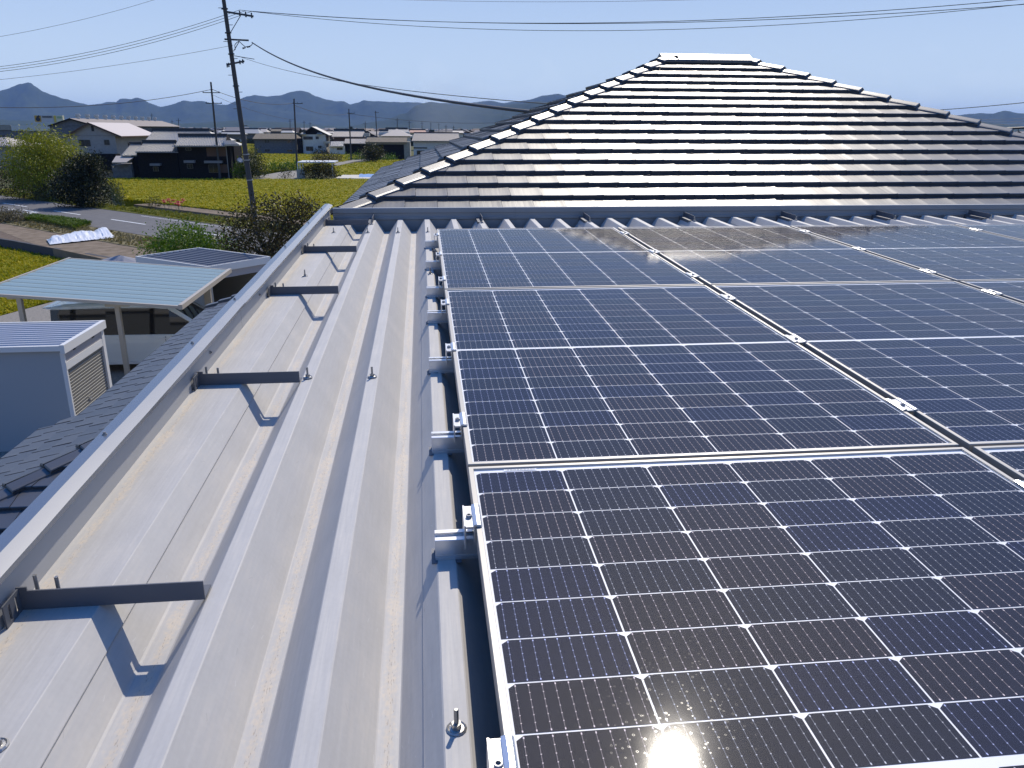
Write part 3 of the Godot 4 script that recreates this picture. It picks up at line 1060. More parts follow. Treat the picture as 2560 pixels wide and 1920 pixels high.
# ---------------------------------------------------------------- sheds, carport and van in the yard
func ribbed(x0: float, x1: float, z0: float, z1: float, y0: float, y1: float, ribs: int, rise: float) -> ArrayMesh:
	# a sheet whose ribs run along x; y0 at x0, y1 at x1
	var b := MB.new()
	var dz := (z1 - z0) / ribs
	for i in ribs:
		var z := z0 + i * dz
		var w := [0.0, 0.48, 0.60, 0.88, 1.0]
		var hh := [0.0, 0.0, rise, rise, 0.0]
		for k in 4:
			var za: float = z + dz * w[k]
			var zb: float = z + dz * w[k + 1]
			b.quad(Vector3(x0, y0 + hh[k + 1], zb), Vector3(x1, y1 + hh[k + 1], zb), Vector3(x1, y1 + hh[k], za), Vector3(x0, y0 + hh[k], za))
	b.quad(Vector3(x0, y0 - 0.01, z0), Vector3(x1, y1 - 0.01, z0), Vector3(x1, y1 - 0.01, z1), Vector3(x0, y0 - 0.01, z1))
	return b.mesh()

func make_yard() -> void:
	mat("shed_wall", Color(0.30, 0.32, 0.33), 0.6)
	mat("shed_trim", Color(0.62, 0.61, 0.58), 0.45)
	mat("shed_band", Color(0.30, 0.29, 0.30), 0.5)
	mat("shed_roof", Color(0.46, 0.45, 0.45), 0.4, 0.1)
	mat("slat", Color(0.115, 0.11, 0.095), 0.4)
	mat("slat_glint", Color(0.50, 0.48, 0.43), 0.45)  # pale tone stands in for sun catching the slat tops
	make_shed()
	make_carport()
	make_van()
	make_garage()

func make_shed() -> void:
	var y := GY
	var top := y + 2.24
	var xf := -7.50
	var xb := -12.6
	var zs := -16.52
	var zn := -18.58
	var s := thing("storage_shed", "grey steel storage shed with ribbed roof and slatted roller shutter", "shed")
	var w := MB.new()
	w.box2(Vector3(xb, y, zs - 0.05), Vector3(xf, top - 0.06, zs))
	w.box2(Vector3(xb, y, zn), Vector3(xf, top - 0.06, zn + 0.05))
	w.box2(Vector3(xb, y, zn + 0.05), Vector3(xb + 0.05, top - 0.06, zs - 0.05))
	part(s, "wall", w.mesh(), M.shed_wall)
	part(s, "roof", ribbed(xb - 0.1, xf + 0.06, zn - 0.05, zs + 0.05, top - 0.02, top + 0.0, 12, 0.035), M.shed_roof)
	for q in [[Vector3(xf + 0.02, top - 0.13, zn - 0.08), Vector3(xf + 0.11, top + 0.05, zs + 0.08)], [Vector3(xb, top - 0.075, zs + 0.03), Vector3(xf + 0.02, top + 0.035, zs + 0.08)], [Vector3(xb, top - 0.12, zn - 0.08), Vector3(xf + 0.02, top + 0.045, zn - 0.03)]]:
		part(s, "roof_trim", slab(q[0], q[1]), M.shed_trim)
	part(s, "shutter_box", slab(Vector3(xf - 0.02, top - 0.34, zn + 0.05), Vector3(xf + 0.045, top - 0.13, zs - 0.02)), M.shed_band)
	for q in [[zs - 0.45, zs - 0.55], [zn + 0.5, zn + 0.62]]:
		part(s, "vent", slab(Vector3(xf + 0.045, top - 0.20, q[1]), Vector3(xf + 0.055, top - 0.175, q[0])), M.black)
	part(s, "lintel", slab(Vector3(xf - 0.02, top - 0.50, zn + 0.05), Vector3(xf + 0.055, top - 0.34, zs)), M.shed_trim)
	part(s, "post", slab(Vector3(xf - 0.03, y, zs - 0.05), Vector3(xf + 0.05, top - 0.13, zs + 0.005)), M.shed_trim)
	part(s, "post", slab(Vector3(xf - 0.03, y, zn - 0.02), Vector3(xf + 0.06, top - 0.13, zn + 0.12)), M.shed_trim)
	# shutter: curved slats; a pale strip paints sunlight on each upper edge
	var z0 := zn + 0.122
	var z1 := zs - 0.052
	var sm := MB.new()
	var prof := [[0.0, 0.0], [0.010, 0.012], [0.014, 0.034], [0.010, 0.052], [0.0, 0.060]]
	for k in 4:
		var a: Array = prof[k]
		var b: Array = prof[k + 1]
		sm.quad(Vector3(a[0], a[1], z1), Vector3(a[0], a[1], z0), Vector3(b[0], b[1], z0), Vector3(b[0], b[1], z1))
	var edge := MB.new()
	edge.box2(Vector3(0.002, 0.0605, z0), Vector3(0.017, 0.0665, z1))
	var slat_mesh := sm.mesh()
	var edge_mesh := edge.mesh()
	for i in 26:
		var p := part(s, "slat", slat_mesh, M.slat, at(Vector3(xf, y + 0.04 + i * 0.0668, 0)))
		part(p, "edge_glint", edge_mesh, M.slat_glint)
	part(s, "lock", slab(Vector3(xf + 0.012, y + 0.80, -17.50), Vector3(xf + 0.03, y + 0.86, -17.38)), M.steel)
	part(s, "handle", slab(Vector3(xf + 0.012, y + 0.42, -17.32), Vector3(xf + 0.03, y + 0.48, -17.20)), M.steel)

func make_carport() -> void:
	var x0 := -10.98
	var x1 := -6.30
	var z0 := -25.85
	var z1 := -20.52
	var ya := GY + 2.62
	var yb := GY + 2.20
	var c := thing("carport", "single-slope carport with pale blue translucent roof panels over the van", "carport")
	var poly := mat("polycarbonate", Color(0.25, 0.34, 0.36), 0.34, 0.0, 0.5)
	poly.backlight_enabled = true
	poly.backlight = lin(0.42, 0.48, 0.48)
	var beige := mat("carport_frame", Color(0.42, 0.37, 0.30), 0.45, 0.25)
	var n := 11
	var dz := (z1 - z0) / n
	for i in n:
		var b := MB.new()
		var za := z0 + dz * i + 0.022
		var zb := z0 + dz * (i + 1) - 0.022
		var sag := 0.014
		var zm := (za + zb) / 2
		for q in [[za, 0.0, zm, sag], [zm, sag, zb, 0.0]]:
			b.quad(Vector3(x0, ya + q[3], q[2]), Vector3(x1, yb + q[3], q[2]), Vector3(x1, yb + q[1], q[0]), Vector3(x0, ya + q[1], q[0]))
			b.quad(Vector3(x0, ya + q[1] - 0.004, q[0]), Vector3(x1, yb + q[1] - 0.004, q[0]), Vector3(x1, yb + q[3] - 0.004, q[2]), Vector3(x0, ya + q[3] - 0.004, q[2]))
		part(c, "roof_panel", b.mesh(), poly)
	var dir := Vector3(x1 - x0, yb - ya, 0)
	var tilt := Basis(Vector3(0, 0, 1), atan2(yb - ya, x1 - x0))
	for i in n + 1:
		var b := MB.new()
		var wide := 0.07 if i in [0, n] else 0.022
		b.box(Vector3.ZERO, Vector3(dir.length(), 0.07 if i in [0, n] else 0.05, wide))
		var zz := z0 + dz * i + (0.035 if i == n else (-0.035 if i == 0 else 0.0))
		part(c, "purlin", b.mesh(), M.black if i < n and i > 0 else beige, Transform3D(tilt, Vector3((x0 + x1) / 2, (ya + yb) / 2 - 0.028, zz)))
	part(c, "edge_beam", slab(Vector3(x1, yb - 0.09, z0 - 0.07), Vector3(x1 + 0.10, yb + 0.035, z1 + 0.07)), beige)
	part(c, "edge_beam", slab(Vector3(x0 - 0.06, ya - 0.07, z0 - 0.07), Vector3(x0, ya + 0.03, z1 + 0.07)), beige)
	for q in [[-7.95, -20.95], [-10.20, -20.80], [-6.85, -25.45], [-7.02, -25.72], [-10.2, -25.5]]:
		var x: float = q[0]
		var z: float = q[1]
		var hy := lerpf(ya, yb, (x - x0) / (x1 - x0)) - 0.06
		part(c, "post", slab(Vector3(x - 0.055, GY, z - 0.06), Vector3(x + 0.055, hy, z + 0.06)), beige)
	for z in [-20.85, -25.5]:
		part(c, "beam", slab(Vector3(-10.5, GY + 2.38, z - 0.04), Vector3(-9.9, GY + 2.45, z + 0.04)), beige)
		part(c, "brace", slab(Vector3(-8.2, GY + 2.14, z - 0.04), Vector3(-7.6, GY + 2.21, z + 0.04)), beige)

# lofted body: sections along x, each a list of (y, half width) from the sill up
func loft(xs: Array, secs: Array) -> ArrayMesh:
	var b := MB.new()
	for i in xs.size() - 1:
		var s: Array = secs[i]
		var t: Array = secs[i + 1]
		for k in s.size() - 1:
			for side in [1.0, -1.0]:
				var p0 := Vector3(xs[i], s[k][0], s[k][1] * side)
				var p1 := Vector3(xs[i + 1], t[k][0], t[k][1] * side)
				var p2 := Vector3(xs[i + 1], t[k + 1][0], t[k + 1][1] * side)
				var p3 := Vector3(xs[i], s[k + 1][0], s[k + 1][1] * side)
				if side > 0: b.quad(p0, p1, p2, p3)
				else: b.quad(p1, p0, p3, p2)
		# the top between the two sides
		var n: int = s.size() - 1
		b.quad(Vector3(xs[i], s[n][0], s[n][1]), Vector3(xs[i + 1], t[n][0], t[n][1]), Vector3(xs[i + 1], t[n][0], -t[n][1]), Vector3(xs[i], s[n][0], -s[n][1]))
	for e in [0, xs.size() - 1]:
		var s: Array = secs[e]
		for k in s.size() - 1:
			var p := [Vector3(xs[e], s[k][0], s[k][1]), Vector3(xs[e], s[k][0], -s[k][1]), Vector3(xs[e], s[k + 1][0], -s[k + 1][1]), Vector3(xs[e], s[k + 1][0], s[k + 1][1])]
			if e == 0: b.quad(p[1], p[0], p[3], p[2])
			else: b.quad(p[0], p[1], p[2], p[3])
	return b.mesh()

func make_van() -> void:
	# x forward from the tail, z to the driver's side (towards the house)
	var v := thing("minivan", "white minivan with dark windows parked under the carport", "van", at(Vector3(-10.25, GY, -22.95)))
	var paint := mat("van_paint", Color(0.70, 0.70, 0.66), 0.25, 0.0, 0.5)
	paint.clearcoat_enabled = true
	paint.clearcoat = 0.8
	paint.clearcoat_roughness = 0.05
	var glass := mat("van_glass", Color(0.012, 0.012, 0.014), 0.06, 0.0, 0.55)
	var lower_x := [0.0, 0.05, 0.5, 1.6, 3.0, 4.0, 4.45, 4.75, 4.88]
	var lower := []
	for q in [[0.78, 0.30, 1.08], [0.86, 0.28, 1.10], [0.905, 0.26, 1.10], [0.915, 0.26, 1.09], [0.915, 0.26, 1.08], [0.905, 0.26, 1.06], [0.87, 0.26, 1.02], [0.76, 0.28, 0.92], [0.60, 0.32, 0.80]]:
		var hw: float = q[0]
		lower.append([[q[1], hw - 0.05], [q[1] + 0.10, hw - 0.015], [0.62, hw], [0.86, hw - 0.006], [q[2] - 0.03, hw - 0.022], [q[2], hw - 0.045]])
	var body := part(v, "body", loft(lower_x, lower), paint)
	# greenhouse: dark glass all round between belt and roof
	var gx := [0.06, 0.3, 1.5, 2.75, 3.15, 4.12]
	var gs := []
	for q in [[1.05, 0.84, 1.78, 0.70], [1.06, 0.865, 1.80, 0.735], [1.06, 0.87, 1.83, 0.745], [1.06, 0.87, 1.81, 0.735], [1.06, 0.868, 1.76, 0.715], [1.05, 0.84, 1.09, 0.80]]:
		gs.append([[q[0], q[1]], [q[2], q[3]]])
	part(v, "window_band", loft(gx, gs), glass)
	# roof skin with rounded edge
	var rx := [-0.06, 0.10, 0.4, 1.5, 2.6, 3.05, 3.20]
	var rs := []
	for q in [[1.80, 0.66, 1.825], [1.80, 0.72, 1.87], [1.80, 0.755, 1.915], [1.825, 0.765, 1.945], [1.81, 0.76, 1.925], [1.775, 0.74, 1.87], [1.75, 0.72, 1.80]]:
		var hw: float = q[1]
		rs.append([[q[0], hw], [lerpf(q[0], q[2], 0.55), hw - 0.012], [q[2] - 0.012, hw - 0.05], [q[2], hw - 0.14]])
	part(v, "roof", loft(rx, rs), paint)
	# tail spoiler
	var sp := MB.new()
	sp.prism(PackedVector2Array([Vector2(-0.16, 1.80), Vector2(0.10, 1.82), Vector2(0.10, 1.86), Vector2(-0.15, 1.835)]), -0.64, 0.64)
	part(v, "spoiler", sp.mesh(), paint)
	# A pillars: pale strips from the roof's front corners down to the scuttle
	for side in [1.0, -1.0]:
		var b := MB.new()
		var p := [Vector3(3.02, 1.83, 0.745 * side), Vector3(3.14, 1.84, 0.665 * side), Vector3(4.20, 1.105, 0.765 * side), Vector3(4.18, 1.075, 0.865 * side)]
		var up := Vector3(0.012, 0.018, 0)
		if side > 0: b.quad(p[0] + up, p[3] + up, p[2] + up, p[1] + up)
		else: b.quad(p[0] + up, p[1] + up, p[2] + up, p[3] + up)
		if side > 0: b.quad(p[3] + up, p[0] + up, p[0], p[3])
		else: b.quad(p[0] + up, p[3] + up, p[3], p[0])
		part(v, "pillar", b.mesh(), paint)
		# side rail over the windows
		var r := MB.new()
		r.tube([Vector3(0.1, 1.80, 0.727 * side), Vector3(1.5, 1.825, 0.762 * side), Vector3(2.75, 1.81, 0.755 * side), Vector3(3.1, 1.775, 0.742 * side)], 0.018)
		part(v, "roof_rail", r.mesh(), paint)
	# windscreen wiper arm and scuttle
	var sc := MB.new()
	sc.box(Vector3(4.20, 1.055, 0), Vector3(0.16, 0.03, 1.5), Basis(Vector3(0, 0, 1), -0.3))
	part(v, "scuttle", sc.mesh(), M.black)
	# bonnet
	var bn := MB.new()
	bn.quad(Vector3(4.16, 1.065, 0.80), Vector3(4.80, 0.92, 0.62), Vector3(4.80, 0.92, -0.62), Vector3(4.16, 1.065, -0.80))
	part(v, "bonnet", bn.mesh(), paint)
	# mirrors, seams, handles, sill strip, lamps, wheels
	for side in [1.0, -1.0]:
		var m := MB.new()
		m.box(Vector3(3.52, 1.14, 0.985 * side), Vector3(0.14, 0.15, 0.20), Basis(Vector3.UP, 0.15 * side))
		m.box(Vector3(3.52, 1.08, 0.90 * side), Vector3(0.06, 0.05, 0.10))
		var mi := part(v, "mirror", m.mesh(), paint)
		part(mi, "lens", slab(Vector3(3.44, 1.085, minf(0.90 * side, 1.07 * side)), Vector3(3.447, 1.20, maxf(0.90 * side, 1.07 * side))), glass)
		for x in [0.72, 1.95, 3.02, 3.98]:
			part(v, "seam", slab(Vector3(x, 0.34, minf(0.905 * side, 0.918 * side)), Vector3(x + 0.008, 1.03, maxf(0.905 * side, 0.9185 * side))), M.black)
		for x in [1.72, 2.85]:
			part(v, "door_handle", slab(Vector3(x, 0.965, minf(0.895 * side, 0.925 * side)), Vector3(x + 0.2, 0.995, maxf(0.895 * side, 0.925 * side))), paint)
		part(v, "sill", slab(Vector3(0.9, 0.27, minf(0.87 * side, 0.925 * side)), Vector3(3.6, 0.345, maxf(0.87 * side, 0.925 * side))), M.shed_trim)
		for x in [0.10, 1.30, 2.62]:
			part(v, "window_pillar", slab(Vector3(x, 1.08, minf(0.80 * side, 0.862 * side)), Vector3(x + 0.05, 1.12, maxf(0.80 * side, 0.862 * side))), M.black)
		part(v, "headlight", slab(Vector3(4.55, 0.72, minf(0.60 * side, 0.80 * side)), Vector3(4.84, 0.86, maxf(0.60 * side, 0.80 * side))), M.shed_trim)
		for x in [0.86, 3.86]:
			var t := MB.new()
			t.cyl(Vector3(x, 0.335, 0.70 * side), Vector3(x, 0.335, 0.925 * side), 0.335, 0.335, 20)
			var w := part(v, "wheel", t.mesh(), M.rubber)
			var rm := MB.new()
			rm.cyl(Vector3(x, 0.335, 0.90 * side), Vector3(x, 0.335, 0.932 * side), 0.225, 0.21, 16)
			part(w, "rim", rm.mesh(), M.aluminium)

func make_garage() -> void:
	# a plain flat-roofed garage set askew behind the carport, open towards the house
	var n := gp(519, 667, 2.28)
	var l := gp(338, 641, 2.28)
	var along := Vector3(l.x - n.x, 0, l.z - n.z)
	var ln := along.length()
	along = along.normalized()
	var deep := Vector3(-along.z, 0, along.x)
	if deep.z > 0: deep = -deep
	if deep.x < 0: deep = Vector3(along.z, 0, -along.x)
	var dd := 2.55
	var g := thing("garage", "low garage with dark ribbed flat roof and white edge trim behind the carport", "garage", Transform3D(Basis(along, Vector3.UP, along.cross(Vector3.UP)), Vector3(n.x, GY, n.z)))
	# local: x along the pale wall, z towards +/- depth
	var sgn := signf((Basis(along, Vector3.UP, along.cross(Vector3.UP)).inverse() * deep).z)
	var zr := func(a: float, b: float) -> Vector2: return Vector2(minf(a * sgn, b * sgn), maxf(a * sgn, b * sgn))
	var dark_roof := mat("garage_roof", Color(0.085, 0.085, 0.095), 0.45, 0.0, 0.5)
	var q: Vector2 = zr.call(0.03, dd - 0.03)
	part(g, "roof", ribbed(0.03, ln - 0.03, q.x, q.y, 2.24, 2.24, 10, 0.03), dark_roof)
	for r in [[0.0, ln, 0.0, 0.06], [0.0, ln, dd - 0.06, dd]]:
		var z: Vector2 = zr.call(r[2], r[3])
		part(g, "roof_trim", slab(Vector3(r[0], 2.08, z.x), Vector3(r[1], 2.285, z.y)), M.shed_trim if r[2] == 0.0 else M.shed_trim)
	for r in [[0.0, 0.06], [ln - 0.06, ln]]:
		var z: Vector2 = zr.call(0.062, dd - 0.062)
		part(g, "roof_trim", slab(Vector3(r[0], 2.06, z.x), Vector3(r[1], 2.285, z.y)), M.shed_trim)
	var gw := mat("garage_wall", Color(0.33, 0.33, 0.31), 0.7)
	var z: Vector2 = zr.call(0.08, 0.14)
	part(g, "wall", slab(Vector3(0.06, 0, z.x), Vector3(ln - 0.06, 2.08, z.y)), gw)
	z = zr.call(dd - 0.14, dd - 0.08)
	part(g, "wall", slab(Vector3(0.06, 0, z.x), Vector3(ln - 0.06, 2.08, z.y)), gw)
	z = zr.call(0.14, dd - 0.14)
	part(g, "wall", slab(Vector3(ln - 0.12, 0, z.x), Vector3(ln - 0.06, 2.08, z.y)), gw)
	part(g, "lintel", slab(Vector3(0.07, 1.82, z.x), Vector3(0.13, 2.06, z.y)), M.shed_band)

# ---------------------------------------------------------------- road, garden plot, verges and ditch
# a strip on the ground between two rows of points
func strip(a: Array, b: Array, y: float) -> ArrayMesh:
	var m := MB.new()
	for i in a.size() - 1:
		var p := [a[i], a[i + 1], b[i + 1], b[i]]
		var q := []
		for e in p: q.append(Vector3(e.x, y, e.z))
		if (q[1] - q[0]).cross(q[3] - q[0]).y > 0: m.quad(q[0], q[1], q[2], q[3])
		else: m.quad(q[3], q[2], q[1], q[0])
	return m.mesh()

func hull(pts: Array) -> Array:
	var p := PackedVector2Array()
	for e in pts: p.append(Vector2(e.x, e.z))
	var q := Geometry2D.convex_hull(p)
	var out := []
	for i in q.size() - 1: out.append(q[i])
	return out

var road_dir := Vector3(0.70, 0, 0.714)
var road_mid := Vector3(-28.35, 0, -67.6)
func road_pt(along: float, off: float) -> Vector3:
	var side := Vector3(road_dir.z, 0, -road_dir.x)       # to the north-east, away from the house
	return road_mid + road_dir * along + side * off + Vector3(0, GY, 0)

func make_road_and_plots() -> void:
	road_dir = (gp(359, 559) - gp(15, 508)).normalized()
	road_mid = gp(135, 527)
	road_mid.y = 0
	var asphalt := grained("asphalt", Color(0.105, 0.102, 0.105), Color(0.15, 0.145, 0.14), 5.0, 0.9, 0.3, 71, 0.02, 0.35, 0.5)
	var grass := grained("verge_grass", Color(0.07, 0.085, 0.012), Color(0.14, 0.13, 0.028), 3.0, 0.95, 0.2, 73, 0.03, 0.3, 0.5)
	var dirt := grained("plot_soil", Color(0.13, 0.10, 0.07), Color(0.24, 0.19, 0.14), 4.5, 0.95, 0.2, 75, 0.02, 0.25, 0.55)
	var dirt_wet := grained("plot_soil_dark", Color(0.10, 0.075, 0.055), Color(0.18, 0.14, 0.11), 3.5, 0.95, 0.2, 77, 0.03, 0.3, 0.5)
	var dry := grained("dry_grass", Color(0.13, 0.11, 0.055), Color(0.22, 0.19, 0.11), 2.5, 0.95, 0.2, 79, 0.03, 0.3, 0.5)
	# road bank
	var ends := [-70.0, 62.0]
	var bank := [road_pt(ends[0], -3.0), road_pt(ends[1], -3.0), road_pt(ends[1], 3.2), road_pt(ends[0], 3.2)]
	setting("road", plan_slab(bank, GY, BASE - 0.2), asphalt, "two-lane asphalt road between the rice fields", "road")
	var lines := [[-10.4, -5.3, 0.0], [0.0, 4.75, 0.0], [9.7, 14.7, 0.0], [19.7, 24.7, 0.0], [29.7, 34.7, 0.0], [-20.2, -15.3, 0.0], [-30.2, -25.3, 0.0]]
	for q in lines:
		var o := setting("road_marking", strip([road_pt(q[0], -0.07), road_pt(q[1], -0.07)], [road_pt(q[0], 0.07), road_pt(q[1], 0.07)], GY + 0.005), M.white_paint, "white dash of the road's centre line", "road marking")
		o.set_meta("group", "dashes of the centre line")
	# worn turn arrow in the near lane
	var ar := MB.new()
	for q in [[-2.6, 0.4, -1.45, -1.28], [-4.15, -2.6, -1.62, -1.46], [-4.1, -3.75, -2.05, -1.62], [-3.4, -3.0, -1.95, -1.62], [0.1, 0.38, -2.15, -1.45], [0.5, 1.05, -2.1, -1.98], [-0.4, -0.05, -2.05, -1.9], [0.9, 1.25, -2.3, -2.1]]:
		var s := strip([road_pt(q[0], q[2]), road_pt(q[1], q[2])], [road_pt(q[0], q[3]), road_pt(q[1], q[3])], GY + 0.005)
		var arr := s.surface_get_arrays(0)
		var k := ar.v.size()
		ar.v.append_array(arr[Mesh.ARRAY_VERTEX]); ar.n.append_array(arr[Mesh.ARRAY_NORMAL]); ar.t.append_array(arr[Mesh.ARRAY_TEX_UV])
		for e in arr[Mesh.ARRAY_INDEX]: ar.ix.append(e + k)
	setting("road_arrow", ar.mesh(), M.white_paint, "worn white turn arrow painted on the road", "road marking")
	setting("road_edge_line", strip([road_pt(9.0, 2.62), road_pt(60, 2.62)], [road_pt(9.0, 2.68), road_pt(60, 2.68)], GY + 0.005), M.white_paint, "white edge line along the road's far side", "road marking")
	# verge on the far side, with a ditch beyond it
	setting("far_verge", plan_slab([road_pt(-70, 3.2), road_pt(62, 3.2), road_pt(62, 6.2), road_pt(20, 6.0), road_pt(-2, 5.2), road_pt(-70, 7.0)], GY + 0.03, BASE - 0.2), grass, "grass verge between road and ditch", "verge")
	setting("field_bank", plan_slab([road_pt(-2, 7.6), road_pt(62, 8.0), road_pt(62, 10.2), road_pt(-2, 9.4)], GY - 0.12, BASE - 0.2), dirt, "bare earth bank between ditch and rice", "bank")
	# garden plot on the near side: a kept bed, a dark bed, dry grass by the road, low wall towards the rice
	var w0 := gp(-160, 566)
	var w1 := gp(335, 652)
	var w2 := gp(470, 690)
	setting("dry_verge", plan_slab([road_pt(-30, -3.0), road_pt(34, -3.0), road_pt(34, -5.8), road_pt(-30, -6.3)], GY - 0.02, BASE - 0.2), dry, "dry grass strip along the garden plot", "verge")
	setting("garden_plot", plan_slab(hull([road_pt(-1.5, -6.1), road_pt(34, -5.8), gp(560, 655), w2, w1, gp(80, 607)]), GY - 0.05, BASE - 0.2), dirt, "bare brown garden plot beside the road", "plot")
	setting("garden_bed", plan_slab(hull([road_pt(-30, -6.3), road_pt(-1.7, -6.1), gp(78, 606), w0]), GY - 0.06, BASE - 0.2), dirt_wet, "dark dug garden bed beside the road", "plot")
	# green strip and its shaded edge between bed and verge
	setting("green_verge", plan_slab([gp(62, 543), gp(150, 550), gp(228, 562), gp(190, 575), gp(110, 557), gp(66, 553)], GY + 0.16, GY - 0.3), grass, "raised green strip beside the dug bed", "verge")
	# dark block wall above the rice
	var wall := thing("block_wall", "low dark block wall between garden plot and rice field", "wall")
	var blk := mat("wall_block", Color(0.05, 0.05, 0.055), 0.9)
	var d := Vector3(w1.x - w0.x, 0, w1.z - w0.z)
	var ln := d.length()
	d = d.normalized()
	var yaw := atan2(-d.z, d.x)
	var unit := 0.9
	var cnt := int(ln / unit)
	var bm := slab(Vector3(0.006, 0, -0.1), Vector3(unit - 0.006, 0.56, 0.1))
	for r in 2:
		for i in cnt:
			var p := w0 + d * (i * unit + (0.45 if r else 0.0))
			part(wall, "block", bm, blk, Transform3D(Basis(Vector3.UP, yaw), Vector3(p.x, GY - 0.04 - 0.57 * (r + 1) + rng.randf_range(-0.012, 0.012), p.z)))
	# the plastic sheet laid over a row of the plot
	var f := FastNoiseLite.new()
	f.seed = 17
	f.frequency = 0.9
	var s := MB.new()
	var a0 := gp(125, 612)
	var a1 := gp(291, 594)
	var b1 := gp(268, 577)
	var nx := 44
	var ny := 9
	var grid := []
	for i in nx + 1:
		var row := []
		for j in ny + 1:
			var u := i / float(nx)
			var w := j / float(ny)
			var p := a0.lerp(a1, u) + (b1 - a1) * w * (0.62 + 0.38 * u)
			var hump := sin(PI * w) * (0.36 + 0.25 * f.get_noise_1d(u * 3.2)) * smoothstep(0.0, 0.08, u) * smoothstep(1.0, 0.93, u)
			var cr := f.get_noise_2d(u * 9.0, w * 2.0) * 0.07 + f.get_noise_2d(u * 24.0, w * 5.0) * 0.035
			row.append(Vector3(p.x, GY + 0.02 + maxf(0.0, hump + cr), p.z))
		grid.append(row)
	for i in nx:
		for j in ny:
			s.quad(grid[i][j], grid[i + 1][j], grid[i + 1][j + 1], grid[i][j + 1])
	var sheet := mat("plastic_sheet", Color(0.66, 0.66, 0.66), 0.3, 0.0, 0.6)
	whole("plastic_sheet", s.mesh(), sheet, "crumpled white plastic sheet spread over the garden plot", "sheet")
	# grey heap of gravel beyond the wall
	var hp := MB.new()
	var hc := gp(296, 655)
	for i in 12:
		var q0 := Vector3(cos(TAU * i / 12) * 1.3, 0, sin(TAU * i / 12) * 0.9)
		var q1 := Vector3(cos(TAU * (i + 1) / 12) * 1.3, 0, sin(TAU * (i + 1) / 12) * 0.9)
		hp.tri(hc + q1, hc + q0, hc + Vector3(0.1, 0.35, 0))
	whole("gravel_heap", hp.mesh(), mat("heap", Color(0.22, 0.22, 0.24), 0.95), "small grey gravel heap by the block wall", "heap")
	# lanes to the houses
	var lane := grained("lane", Color(0.22, 0.20, 0.17), Color(0.30, 0.28, 0.24), 6.0, 0.95, 0.2, 81)
	setting("lane", plan_slab([gp(628, 447), gp(742, 447), gp(742, 425), gp(700, 430), gp(655, 438)], GY + 0.0, BASE - 0.2), lane, "pale concrete lane by the block-walled carport", "lane")
	setting("far_lane", plan_slab([gp(834, 411), gp(842, 406), gp(900, 396.5), gp(926, 394.5), gp(921, 398), gp(880, 405), gp(846, 414)], GY + 0.0, BASE - 0.2), lane, "pale lane climbing between the far rice fields", "lane")
	setting("pale_apron", plan_slab([gp(836, 445), gp(956, 447), gp(956, 437), gp(858, 437)], GY + 0.0, BASE - 0.2), mat("apron", Color(0.50, 0.47, 0.40), 0.9), "pale concrete strip at the field's edge", "pavement")
	var tp := MB.new()
	var t0 := gp(897, 443)
	var t1 := gp(956, 443)
	for i in 10:
		var p := t0.lerp(t1, i / 10.0)
		var q := t0.lerp(t1, (i + 1) / 10.0)
		var h0 := 0.35 + 0.18 * f.get_noise_1d(i * 1.7)
		var h1 := 0.35 + 0.18 * f.get_noise_1d((i + 1) * 1.7)
		tp.quad(p, q, q + Vector3(0, h1, -1.4), p + Vector3(0, h0, -1.4))
		tp.quad(p + Vector3(0, h0, -1.4), q + Vector3(0, h1, -1.4), q + Vector3(0, 0.02, -3.4), p + Vector3(0, 0.02, -3.4))
	whole("tarpaulin", tp.mesh(), mat("tarp", Color(0.12, 0.27, 0.52), 0.5), "blue tarpaulin lying on the pale concrete strip", "tarpaulin")

# ---------------------------------------------------------------- rice
func clump_mesh(blades: int, h: float, spread: float, sd: int) -> ArrayMesh:
	var r := RandomNumberGenerator.new()
	r.seed = sd
	var b := MB.new()
	for i in blades:
		var a := r.randf() * TAU
		var d := Vector3(cos(a), 0, sin(a))
		var s := Vector3(-d.z, 0, d.x)
		var o := d * r.randf() * spread * 0.5
		var hh := h * r.randf_range(0.75, 1.1)
		var lean := r.randf_range(0.2, 1.0) * spread
		var w := r.randf_range(0.012, 0.024) * (spread / 0.2)
		var m := o + Vector3(0, hh * 0.72, 0) + d * lean * 0.35
		var e := o + Vector3(0, hh * r.randf_range(0.72, 1.0), 0) + d * lean
		b.quad(o - s * w, o + s * w, m + s * w, m - s * w)
		b.tri(m - s * w, m + s * w, e)
	return b.mesh()

func scatter(called: String, mesh: Mesh, m: Material, label: String, category: String, spots: Array, tints: Array, smin: float, smax: float, y: float) -> void:
	var mm := MultiMesh.new()
	mm.transform_format = MultiMesh.TRANSFORM_3D
	mm.use_colors = true
	mm.mesh = mesh
	mm.instance_count = spots.size()
	for i in spots.size():
		var p: Vector3 = spots[i]
		var s := rng.randf_range(smin, smax)
		mm.set_instance_transform(i, Transform3D(Basis(Vector3.UP, rng.randf() * TAU).scaled(Vector3(s, s * rng.randf_range(0.85, 1.15), s)), Vector3(p.x, y + p.y, p.z)))
		var t: Color = tints[0].lerp(tints[1], rng.randf())
		mm.set_instance_color(i, t)
	var o := MultiMeshInstance3D.new()
	o.name = numbered(called)
	o.multimesh = mm
	o.material_override = m
	add_child(o)
	tag(o, label, category, "", "stuff")

